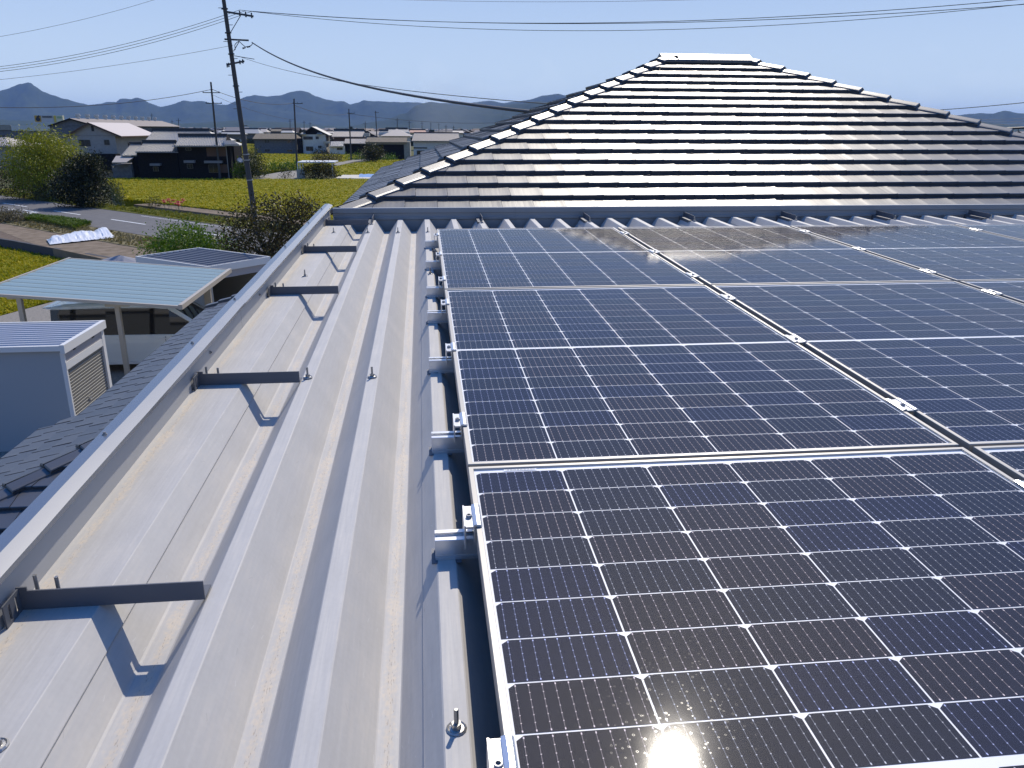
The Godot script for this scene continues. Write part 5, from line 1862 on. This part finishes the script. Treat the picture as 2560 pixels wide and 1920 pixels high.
	h = thing("white_gabled_house", "white two-storey house with dark tile gable and lit roof slope", "house")
	l = zp(757, 360, z)
	r = zp(815, 360, z)
	ey = zp(757, 336, z).y
	part(h, "wall", slab(Vector3(l.x, GY - 1, z - 9), Vector3(r.x, ey, z)), white)
	zroof(h, 755, 816, 335.5, 780, 318, z, 9.0, 0.9, silver, wood, ridge)
	xroof(h, "skirt_roof", 751, 764, 335, 754, 762, 331, z + 1.0, 1.0, silver, 5, 0.0, ridge)
	xroof(h, "skirt_roof", 791, 806, 335, 794, 803, 331, z + 1.0, 1.0, silver, 5, 0.0, ridge)
	for q in [[758, 341, 782, 349], [789, 341, 797, 348], [765, 366, 783, 377], [795, 364, 804, 370]]:
		pwin(h, q[0], q[1], q[2], q[3], z, frame, pane)
	pbox(h, "lean_to", 744, 346, 756.5, 384, z + 0.5, 6.0, wood)
	pbox(h, "porch_roof", 808, 353, 826, 358.5, z + 2.5, 2.4, silver)
	z = -222.0
	h = thing("ridged_tile_house", "grey tile-roofed house with heavy black ridge behind the white shed", "house")
	pbox(h, "wall", 836, 340, 908, 388, z - 4.5, 9.0, rust)
	xroof(h, "roof", 829, 908, 341.5, 836, 910, 326.5, z - 3.6, 5.5, pale, 38, 0.55, ridge, 0.06)
	pbox(h, "wall", 862, 357, 915, 387, z, 4.0, wood)
	xroof(h, "roof", 860, 917, 358.5, 863, 914, 347, z + 0.8, 3.0, pale, 26, 0.0, ridge, 0.06)
	pbox(h, "hip_end", 909, 333, 923, 341, z - 4.0, 4.0, silver)
	h = thing("white_shed", "small white shed with ribbed grey tile roof", "shed")
	z = -219.5
	pbox(h, "wall", 824, 365, 861, 387, z, 3.5, white)
	xroof(h, "roof", 825, 858, 365.5, 828, 860, 353.5, z + 0.6, 2.6, silver, 14, 0.0, ridge, 0.07)
	pwin(h, 842, 369, 857, 375, z, frame, pane)
	z = -189.0
	h = thing("plastered_barn", "dark barn with weathered concrete frame and mossy eave beyond the lane", "barn")
	pbox(h, "wall", 916, 355, 1010, 402, z, 8.0, wood)
	pbox(h, "pier", 1010.2, 355, 1025, 402, z + 0.2, 8.0, conc)
	pbox(h, "eave_band", 914, 354.5, 1012, 361, z + 0.35, 0.5, conc)
	xroof(h, "roof", 912, 1016, 355, 918, 1018, 343.5, z + 0.8, 4.8, moss, 0, 0.0, ridge)
	z = -238.0
	h = thing("pyramid_roof_house", "house with pale pyramid roof rising behind the plastered barn", "house")
	var ap := zp(992, 322, z - 5.0)
	var a := zp(950, 340, z)
	var b := zp(1031, 340, z)
	b.y = a.y
	var py := MB.new()
	var c0 := Vector3(b.x, a.y, z - 10)
	var c1 := Vector3(a.x, a.y, z - 10)
	py.tri(a, b, ap); py.tri(b, c0, ap); py.tri(c0, c1, ap); py.tri(c1, a, ap); py.quad(c1, c0, b, a)
	part(h, "roof", py.mesh(), pale)
	pbox(h, "wall", 956, 340, 1026, 392, z - 1.0, 8.0, white)
	z = -214.0
	h = thing("long_tile_house", "long pale house with brown ribbed roof beside the barn", "house")
	pbox(h, "wall", 1034, 352, 1150, 392, z, 7.0, white)
	xroof(h, "roof", 1029, 1150, 352, 1036, 1146, 331.5, z + 0.8, 4.4, mat("brown_tile", Color(0.30, 0.25, 0.21), 0.6), 58, 0.15, rust, 0.05)
	pbox(h, "band", 1034, 368.5, 1068, 371, z + 0.1, 0.1, wood)
	for q in [[1042, 376, 1062, 388], [1070, 376, 1090, 386]]:
		pwin(h, q[0], q[1], q[2], q[3], z, frame, pane)
	z = -262.0
	h = thing("twin_ridge_house", "far house with two black ridges behind the pyramid roof", "house")
	pbox(h, "wall", 948, 330, 1024, 350, z, 8.0, white)
	xroof(h, "roof", 946, 972, 337, 949, 970, 327, z + 0.8, 4.0, silver, 12, 0.5, ridge, 0.06)
	xroof(h, "roof", 962, 1024, 331, 965, 1018, 322.5, z - 3.0, 4.5, silver, 26, 0.5, ridge, 0.06)
	# small open carport with block wall on the lane
	z = -112.0
	h = thing("lane_carport", "small flat-roofed carport with grey block wall beside the lane", "carport")
	pbox(h, "roof", 743, 404.5, 836, 407.5, z + 0.5, 5.0, M.shed_trim)
	pbox(h, "block_wall", 742, 424, 762, 450, z + 0.4, 0.3, M.concrete)
	for q in [[744, 746], [750, 752], [757, 759], [830, 832.5]]:
		pbox(h, "post", q[0], 407, q[1], 450, z + 0.3, 0.15, M.shed_trim)
	# roof behind the hip roof's east corner
	h = thing("east_house", "pale brown roof showing past the hip roof's east corner", "house")
	z = -40.0
	pbox(h, "wall", 2545, 350, 2700, 480, z, 6.0, white)
	xroof(h, "roof", 2515, 2720, 349, 2536, 2720, 336, z + 0.8, 3.5, pale, 0, 0.0, ridge)
	# mid-distance houses, plainer
	var mid := [[600, 322, 648, 333, 340, -330, silver, grey], [650, 322, 668, 330, 336, -420, pale, white], [676, 322, 706, 328, 336, -380, moss, grey], [702, 326, 733, 331, 336, -300, silver, white], [815, 328, 834, 333, 342, -310, pale, rust], [545, 325, 560, 331, 338, -330, silver, white], [552, 330, 604, 335, 343, -280, silver, grey], [1130, 326, 1160, 332, 342, -330, pale, white], [1022, 325, 1066, 331, 338, -300, mat("red_roof", Color(0.34, 0.17, 0.12), 0.7), white], [2440, 338, 2500, 345, 360, -240, pale, grey]]
	var names2 := ["grey-walled house with silvery roof behind the leaning pole", "small pale-roofed house far behind the long barn", "brown mossy-roofed house far behind the long barn", "white house with lit silvery roof above the long barn", "rust-walled house beside the white gabled house", "white house with silvery roof beyond the dark farmhouse", "low grey house with long silvery roof by the far rice", "pale-roofed white house beside the hip roof's west slope", "white house with red-brown roof behind the long tile house", "grey house with pale roof past the hip roof's east slope"]
	for i in mid.size():
		var q: Array = mid[i]
		h = thing("distant_house", names2[i], "house")
		z = q[5]
		pbox(h, "wall", q[0] + 2, q[3] - 0.5, q[2] - 2, q[4] + 6, z, 9.0, q[7])
		xroof(h, "roof", q[0], q[2], q[3], q[0] + 3, q[2] - 3, q[1], z + 1.0, 5.0, q[6], 0, 0.35, ridge)

# ---------------------------------------------------------------- utility poles and lines
func span(a: Vector3, b: Vector3, sag: float, r: float, n := 28) -> ArrayMesh:
	var pts := []
	for i in n + 1:
		var u := i / float(n)
		pts.append(a.lerp(b, u) - Vector3(0, sag * 4.0 * u * (1.0 - u), 0))
	var m := MB.new()
	m.tube(pts, r, 5)
	return m.mesh()

func wire(label: String, a: Vector3, b: Vector3, sag: float, r: float, group := "") -> void:
	whole("power_line", span(a, b, sag, r), M.wire, label, "cable", group)

func simple_pole(label: String, px: float, py0: float, py1: float, dist: float, arms: Array, box := false, px_top := -1.0) -> void:
	# px at the foot, py0 top row, py1 foot row
	var foot := dp(px, py1, dist)
	var topx := px_top if px_top > 0 else px
	var top := dp(topx, py0, dist)
	var t := thing("utility_pole", label, "pole", at(foot), "concrete utility poles")
	var m := MB.new()
	var e := top - foot
	var k := dist / 60.0
	m.cyl(Vector3(0, -1.0, 0), e, 0.17, 0.11, 10)
	part(t, "pole", m.mesh(), M.pole_concrete)
	for q in arms:                      # [drop from the top, reach left, reach right]
		var b := MB.new()
		var c: Vector3 = e * (1.0 - q[0] / e.length())
		b.box2(Vector3(c.x - q[1], c.y - 0.05, c.z - 0.06), Vector3(c.x + q[2], c.y + 0.05, c.z + 0.06))
		var a := part(t, "crossarm", b.mesh(), M.pole_steel)
		for s in [-q[1] + 0.08, (q[2] - q[1]) * 0.5, q[2] - 0.08]:
			var i := MB.new()
			i.cyl(Vector3(c.x + s, c.y + 0.05, c.z), Vector3(c.x + s, c.y + 0.20, c.z), 0.05, 0.03, 6)
			part(a, "insulator", i.mesh(), M.pole_steel)
	if box:
		var b := MB.new()
		var c := e * 0.62
		b.cyl(c + Vector3(0.35, -0.4, 0), c + Vector3(0.35, 0.4, 0), 0.28, 0.28, 10)
		part(t, "transformer", b.mesh(), M.pole_steel)

func make_poles() -> void:
	mat("wire", Color(0.025, 0.026, 0.03), 0.6)
	mat("pole_concrete", Color(0.065, 0.06, 0.056), 0.85)
	mat("pole_steel", Color(0.05, 0.055, 0.06), 0.6, 0.3)
	# the leaning pole by the road
	var foot := gp(645, 586)
	var dist := Vector2(foot.x - EYE.x, foot.z - EYE.z).length()
	var at_px := func(px: float, py: float, off := 0.0) -> Vector3: return dp(px, py, dist + off) - foot
	var t := thing("utility_pole", "thick dark leaning utility pole beside the road", "pole", at(foot), "concrete utility poles")
	var m := MB.new()
	var top: Vector3 = at_px.call(549, -70)
	m.cyl(Vector3(0, -1, 0), top, 0.185, 0.105, 16)
	part(t, "pole", m.mesh(), M.pole_concrete)
	var arm := func(called: String, a: Vector3, b: Vector3, thick: float) -> MeshInstance3D:
		var q := MB.new()
		var d := (b - a).normalized()
		var z := d.cross(Vector3.UP).normalized()
		q.box((a + b) / 2, Vector3((b - a).length(), thick, thick), Basis(d, z.cross(d), z))
		return part(t, called, q.mesh(), M.pole_steel)
	var ins := func(parent: Node, p: Vector3, hh: float) -> void:
		var q := MB.new()
		for k in 3:
			q.cyl(p + Vector3(0, hh * k / 3.0, 0), p + Vector3(0, hh * (k + 0.75) / 3.0, 0), 0.055, 0.035, 8)
		q.cyl(p, p + Vector3(0, hh, 0), 0.025, 0.025, 6)
		part(parent, "insulator", q.mesh(), M.pole_steel)
	var a1: MeshInstance3D = arm.call("crossarm", at_px.call(563, 29), at_px.call(634, 41), 0.10)
	for x in [600.0, 615.0, 629.5]:
		ins.call(a1, at_px.call(x, 29.0 + (x - 563.0) * 0.17 + 5.0), 0.30)
	arm.call("brace", at_px.call(601, 40), at_px.call(577, 80), 0.04)
	arm.call("crossarm", at_px.call(561, 98), at_px.call(622, 101), 0.09)
	arm.call("brace", at_px.call(598, 104), at_px.call(584, 128), 0.04)
	var a4: MeshInstance3D = arm.call("crossarm", at_px.call(566, 162), at_px.call(611, 153), 0.10)
	for q in [[568, 161], [572, 160], [600, 153], [607, 151]]:
		ins.call(a4, at_px.call(q[0], q[1] + 3) - Vector3(0, 0.1, 0), 0.24)
	var dr := MB.new()                   # drop loop under the second arm
	var loop := []
	for q in [[598, 103], [606, 111], [613, 117], [620, 117], [629, 113], [632, 107]]:
		loop.append(at_px.call(q[0], q[1]))
	dr.tube(loop, 0.022, 5)
	var lp2 := []
	for q in [[588, 125], [587, 112], [592, 106], [598, 103]]:
		lp2.append(at_px.call(q[0], q[1]))
	dr.tube(lp2, 0.022, 5)
	part(t, "drop_wire", dr.mesh(), M.wire)
	var cl := MB.new()
	cl.cyl(at_px.call(606, 121), at_px.call(614, 119), 0.05, 0.03, 8)
	cl.cyl(at_px.call(617, 117.5), at_px.call(626, 116.5), 0.05, 0.03, 8)
	part(t, "splice", cl.mesh(), M.pole_steel)
	arm.call("stay", at_px.call(583, 139), at_px.call(636, 148), 0.035)
	for i in 12:                         # climbing pegs and steel bands
		var y := 20.0 + i * 42.0
		var c: Vector3 = at_px.call(559.0 + (y - 8.0) * 0.1475, y)
		var pg := MB.new()
		var side := 1.0 if i % 2 else -1.0
		pg.cyl(c, c + Vector3(0.34 * side, 0.0, 0), 0.018, 0.018, 5)
		part(t, "climbing_peg", pg.mesh(), M.pole_steel)
	for y in [22.0, 82.0, 135.0, 215.0, 386.0, 400.0, 450.0]:
		var c: Vector3 = at_px.call(559.5 + (y - 8.0) * 0.1475, y)
		var u := (top - Vector3(0, -1, 0)).normalized()
		var bd := MB.new()
		var rr := 0.205 if y > 300 else 0.19
		bd.cyl(c - u * 0.03, c + u * 0.03, rr, rr, 14)
		part(t, "band", bd.mesh(), M.pole_steel if y < 300 else M.steel)
	# lines of the leaning pole
	var W := func(px: float, py: float, d: float) -> Vector3: return dp(px, py, d)
	var far := 46.0
	wire("upper cable from the leaning pole's top arm over the hip roof", W.call(629, 28, dist), W.call(2760, -6, far), 0.85, 0.016)
	wire("lower cable from the leaning pole's top arm over the hip roof", W.call(615, 27, dist), W.call(2760, -22, far), 0.95, 0.016)
	wire("third thin cable from the leaning pole's top arm over the hip roof", W.call(600, 25, dist), W.call(2760, -14, far + 1.0), 1.3, 0.014)
	for i in 3:
		wire("cable of three running west from the leaning pole", W.call(600 + i * 14, 24.5 + i * 2.2, dist), W.call(-260, 186 + i * 5.0, 62.0), 0.75 + i * 0.04, 0.013, "cables running west from the leaning pole")
	wire("twisted service cable from the leaning pole down to the hip-roofed house", W.call(630, 106, dist), W.call(1330, 280, 15.5), 0.55, 0.034)
	wire("thin telephone wire from the leaning pole to the hip-roofed house", W.call(600, 142, dist), W.call(1440, 265, 17.0), 0.35, 0.010)
	wire("thin telephone wire running west from the leaning pole", W.call(583, 113, dist), W.call(-300, 222, 66.0), 0.35, 0.010)
	wire("high thin wire crossing the sky above the willow", W.call(-120, 110, 90.0), W.call(520, -46, 90.0), 0.6, 0.014)
	wire("high thin wire across the sky over the hip roof", W.call(700, -14, 80.0), W.call(2000, -10, 70.0), 0.5, 0.012)
	# other poles
	simple_pole("slim utility pole with bushy crossarms beside the dark farmhouse", 550, 205, 447, 116.0, [[1.3, 1.15, 1.0], [2.6, 0.9, 1.15]], false, 527)
	simple_pole("slim utility pole standing at the lane's block-walled carport", 743, 247, 432, 136.0, [[0.7, 0.2, 1.3]], false, 735)
	simple_pole("utility pole with round transformer beside the far lane", 878, 272, 400, 180.0, [[0.9, 0.3, 1.2]], true, 872)
	simple_pole("utility pole behind the ridged tile house", 942, 277, 344, 250.0, [[0.5, 0.3, 0.9]], false, 939)
	var small := [[993, 295, 330], [1023, 302, 340], [1055, 304, 345], [1077, 306, 350], [1097, 308, 350], [1115, 312, 350], [1134, 314, 350], [379, 284, 330], [430, 300, 335], [446, 296, 335], [725, 298, 335], [775, 305, 335], [760, 302, 330], [913, 304, 340], [2530, 318, 345], [2546, 322, 345]]
	for i in small.size():
		var q: Array = small[i]
		simple_pole("distant utility pole among the far roofs", q[0], q[1], q[2], 330.0 + (i * 37) % 160, [[0.8, 0.8, 0.8]])
	wire("cable from the slim farmhouse pole to the lane carport's pole", W.call(527, 222, 116.0), W.call(735, 258, 136.0), 0.8, 0.035)
	wire("cable from the lane carport's pole to the transformer pole", W.call(735, 262, 136.0), W.call(872, 284, 180.0), 0.8, 0.035)
	wire("cable from the transformer pole running on past the hip roof", W.call(872, 284, 180.0), W.call(1300, 304, 210.0), 1.0, 0.035)
	wire("cable from the slim farmhouse pole running west over the willow", W.call(527, 224, 116.0), W.call(-160, 262, 100.0), 1.0, 0.035)
	wire("lower cable between farmhouse pole and lane pole", W.call(529, 236, 116.0), W.call(738, 300, 136.0), 0.5, 0.02)
	wire("cable rising past the hip roof's east corner", W.call(2240, 280, 60.0), W.call(2700, 240, 55.0), 0.12, 0.022)
	wire("thick twisted cable low past the hip roof's east corner", W.call(2430, 322, 30.0), W.call(2700, 308, 28.0), 0.05, 0.035)
	for i in 4:
		wire("far thin cable before the eastern hills", W.call(2380, 296 + i * 6.0, 150.0), W.call(2700, 284 + i * 8.0, 140.0), 0.4, 0.02, "far cables before the eastern hills")

# ---------------------------------------------------------------- hills, far town, smoke
# ridge: rows of [px, py] along the photograph's skyline; the range rises from its foot to the ridge and falls behind it
func range_mesh(ridge: Array, dist: float, deep: float, sd: int, steps := 26) -> ArrayMesh:
	var f := FastNoiseLite.new()
	f.seed = sd
	f.frequency = 0.0011
	f.fractal_octaves = 5
	var cols := []
	var px: float = ridge[0][0]
	var last: float = ridge[ridge.size() - 1][0]
	var k := 0
	while px <= last:
		while k < ridge.size() - 2 and ridge[k + 1][0] < px: k += 1
		var u: float = (px - ridge[k][0]) / (ridge[k + 1][0] - ridge[k][0])
		var s := u * u * (3.0 - 2.0 * u)
		var py: float = lerpf(ridge[k][1], ridge[k + 1][1], lerpf(u, s, 0.5))
		var d := look(px, py)
		var flat := Vector2(d.x, d.z).normalized()
		var top := EYE.y + d.y / Vector2(d.x, d.z).length() * dist - BASE
		var col := []
		for i in steps + 1:
			var w := i / float(steps)                # 0 at the foot, ridge at 0.72
			var r := dist - deep * (0.72 - w)
			var x := flat.x * r
			var z := flat.y * r
			var prof := smoothstep(0.0, 0.72, w) if w < 0.72 else 1.0 - smoothstep(0.72, 1.15, w) * 0.75
			var spur := f.get_noise_2d(x, z) * (1.0 - absf(w - 0.36) / 0.36 if w < 0.72 else 0.3)
			var hgt := top * clampf(prof * prof * 0.35 + prof * 0.65, 0.0, 1.0) * (1.0 + clampf(spur, -0.9, 0.9) * 0.75 * (1.0 - smoothstep(0.60, 0.72, w)))
			if i == int(round(steps * 0.72)): hgt = top + f.get_noise_2d(x * 9.0, z * 9.0) * 5.0
			elif w < 0.72: hgt = minf(hgt, top * (r - 60.0) / dist * 0.985)
			col.append(Vector3(x, BASE - 2.0 + maxf(hgt, 0.0), z))
		cols.append(col)
		px += 5.0
	var m := MB.new()
	var nrm := []
	for c in cols.size():
		var row := []
		for i in steps + 1:
			var a: Vector3 = cols[mini(c + 1, cols.size() - 1)][i] - cols[maxi(c - 1, 0)][i]
			var b: Vector3 = cols[c][mini(i + 1, steps)] - cols[c][maxi(i - 1, 0)]
			var n := a.cross(b).normalized()
			row.append(n if n.y > 0 else -n)
		nrm.append(row)
	for c in cols.size() - 1:
		for i in steps:
			m.quadn(cols[c][i], cols[c + 1][i], cols[c + 1][i + 1], cols[c][i + 1], nrm[c][i], nrm[c + 1][i], nrm[c + 1][i + 1], nrm[c][i + 1])
	return m.mesh()

func zoomed(pts: Array, x0: float, y0: float, s: float) -> Array:
	var out := []
	for p in pts: out.append([x0 + p[0] / s, y0 + p[1] / s])
	return out

func make_far() -> void:
	var wood := grained("forested_hill", Color(0.022, 0.036, 0.018), Color(0.060, 0.075, 0.034), 420.0, 0.95, 0.1, 95, 0.02, 0.2, 0.4)
	var back := [[-420, 262], [-300, 250], [-200, 244], [-90, 233]]
	back.append_array(zoomed([[0, 88], [60, 75], [110, 55], [170, 30], [240, 18], [270, 25], [300, 50], [380, 100], [450, 125], [560, 160], [700, 195], [770, 213], [860, 205], [930, 185], [1000, 190], [1040, 158], [1140, 160], [1190, 150], [1240, 165], [1290, 195], [1385, 230], [1500, 205], [1590, 172], [1650, 185], [1750, 178], [1830, 200], [1960, 215], [2030, 180], [2150, 135]], 0, 200, 3.456))
	back.append_array(zoomed([[270, 125], [360, 140], [480, 128], [600, 95], [660, 90], [720, 100], [800, 140], [880, 165], [970, 180], [1030, 180], [1090, 210], [1150, 195], [1210, 172], [1300, 180], [1500, 188], [1640, 190], [1780, 200], [1900, 195]], 560, 200, 3.456))
	back.append_array(zoomed([[890, 393], [950, 380], [1050, 370], [1120, 385], [1200, 378], [1290, 365], [1370, 340], [1460, 328], [1540, 345]], 800, 100, 2.458))
	back.append_array([[1500, 250], [1650, 262], [1850, 255], [2050, 268], [2200, 272]])
	back.append_array(zoomed([[0, 400], [300, 425], [660, 440], [780, 455], [900, 480], [1100, 460], [1250, 440], [1430, 430], [1500, 425], [1680, 440], [1780, 410], [1880, 385], [1960, 395], [2050, 420], [2212, 435]], 2240, 220, 6.9125))
	back.append_array([[2700, 292], [2900, 300], [3100, 296]])
	setting("hills", range_mesh(back, 8200.0, 2600.0, 5), wood, "long range of forested hills on the horizon", "hills")
	var near := [[-420, 322], [-200, 300], [-60, 296], [60, 300], [200, 306], [330, 300], [450, 308], [600, 300], [700, 304], [860, 316], [960, 300], [1015, 281], [1040, 262], [1075, 254], [1110, 258], [1150, 263], [1200, 268], [1260, 262], [1300, 258], [1340, 252], [1420, 262], [1600, 285], [1800, 300], [2100, 312], [2300, 300], [2330, 286], [2345, 284], [2365, 291], [2400, 300], [2600, 316], [2900, 312], [3100, 320]]
	setting("foothills", range_mesh(near, 5200.0, 1700.0, 15), wood, "lower forested hills before the long range", "hills")
	# far town on the plain: too small and too many to tell apart
	var hb := MB.new()
	hb.colored = true
	hb.tint = Color(1, 1, 1)
	hb.box2(Vector3(-0.5, 0, -0.4), Vector3(0.5, 0.62, 0.4))
	hb.tint = Color(0.42, 0.38, 0.36)
	hb.quad(Vector3(-0.56, 0.6, 0.46), Vector3(0.56, 0.6, 0.46), Vector3(0.5, 0.95, 0), Vector3(-0.5, 0.95, 0))
	hb.quad(Vector3(0.56, 0.6, -0.46), Vector3(-0.56, 0.6, -0.46), Vector3(-0.5, 0.95, 0), Vector3(0.5, 0.95, 0))
	var hm := hb.mesh()
	var r := RandomNumberGenerator.new()
	r.seed = 44
	var town := mat("town_wall", Color(1, 1, 1), 0.8)
	town.albedo_color = Color(1, 1, 1)
	town.vertex_color_use_as_albedo = true
	var spots := []
	var cols := []
	for i in 1500:
		var az := r.randf_range(-50.0, 48.0)
		var d := 420.0 * pow(3600.0 / 420.0, pow(r.randf(), 0.75))
		spots.append(Transform3D(Basis(Vector3.UP, r.randf() * TAU).scaled(Vector3(r.randf_range(8, 18), r.randf_range(5, 8.5), r.randf_range(8, 14))), Vector3(sin(deg_to_rad(az)) * d, BASE, -cos(deg_to_rad(az)) * d)))
		var w := r.randf()
		cols.append(Color(0.6, 0.58, 0.55) if w < 0.45 else (Color(0.3, 0.29, 0.28) if w < 0.8 else Color(0.3, 0.22, 0.17)))
	far_mass("far_town", hm, town, "far town scattered over the plain below the hills", "town", spots, cols)
	# dark groves between the far roofs
	var g := MB.new()
	g.colored = true
	var rr := RandomNumberGenerator.new()
	rr.seed = 9
	for i in 260:
		var d := Vector3(rr.randfn(), absf(rr.randfn()), rr.randfn()).normalized()
		var c := d * Vector3(0.5, 0.8, 0.5) * rr.randf_range(0.6, 1.0)
		var a := Vector3(rr.randfn(), rr.randfn(), rr.randfn()).normalized() * 0.13
		var b := a.cross(Vector3(rr.randfn(), rr.randfn(), rr.randfn())).normalized() * 0.11
		g.tint = Color(1, 1, 1) * rr.randf_range(0.7, 1.3)
		g.quad(c - a, c + b, c + a, c - b)
	var gm := g.mesh()
	spots = []
	cols = []
	for i in 1700:
		var az := r.randf_range(-50.0, 48.0)
		var d := 330.0 * pow(4200.0 / 330.0, pow(r.randf(), 0.7))
		var s := r.randf_range(4, 11)
		spots.append(Transform3D(Basis(Vector3.UP, r.randf() * TAU).scaled(Vector3(s * r.randf_range(1, 3.2), s * 0.75, s)), Vector3(sin(deg_to_rad(az)) * d, BASE, -cos(deg_to_rad(az)) * d)))
		cols.append(Color(0.03, 0.04, 0.014).lerp(Color(0.075, 0.075, 0.025), r.randf()))
	far_mass("far_groves", gm, town, "dark groves and hedges scattered over the far plain", "groves", spots, cols)
	# smoke drifting from a field fire
	for q in [[1052, 312, 24.0, 22.0], [1070, 290, 34.0, 34.0], [1092, 268, 50.0, 40.0], [1118, 290, 60.0, 46.0], [1150, 282, 70.0, 60.0]]:
		var v := FogVolume.new()
		v.name = numbered("smoke")
		v.shape = RenderingServer.FOG_VOLUME_SHAPE_ELLIPSOID
		v.size = Vector3(q[2] * 1.3, q[3] * 1.4, q[2])
		var fm := FogMaterial.new()
		fm.albedo = Color(0.9, 0.92, 0.95)
		fm.density = 0.0009
		v.material = fm
		v.position = dp(q[0], q[1], 900.0)
		add_child(v)
		tag(v, "thin pale smoke drifting before the hills", "smoke", "smoke of a field fire", "stuff")

func far_mass(called: String, mesh: Mesh, m: Material, label: String, category: String, where: Array, cols: Array) -> void:
	var mm := MultiMesh.new()
	mm.transform_format = MultiMesh.TRANSFORM_3D
	mm.use_colors = true
	mm.mesh = mesh
	mm.instance_count = where.size()
	for i in where.size():
		mm.set_instance_transform(i, where[i])
		mm.set_instance_color(i, cols[i])
	var o := MultiMeshInstance3D.new()
	o.name = numbered(called)
	o.multimesh = mm
	o.material_override = m
	add_child(o)
	tag(o, label, category, "", "stuff")
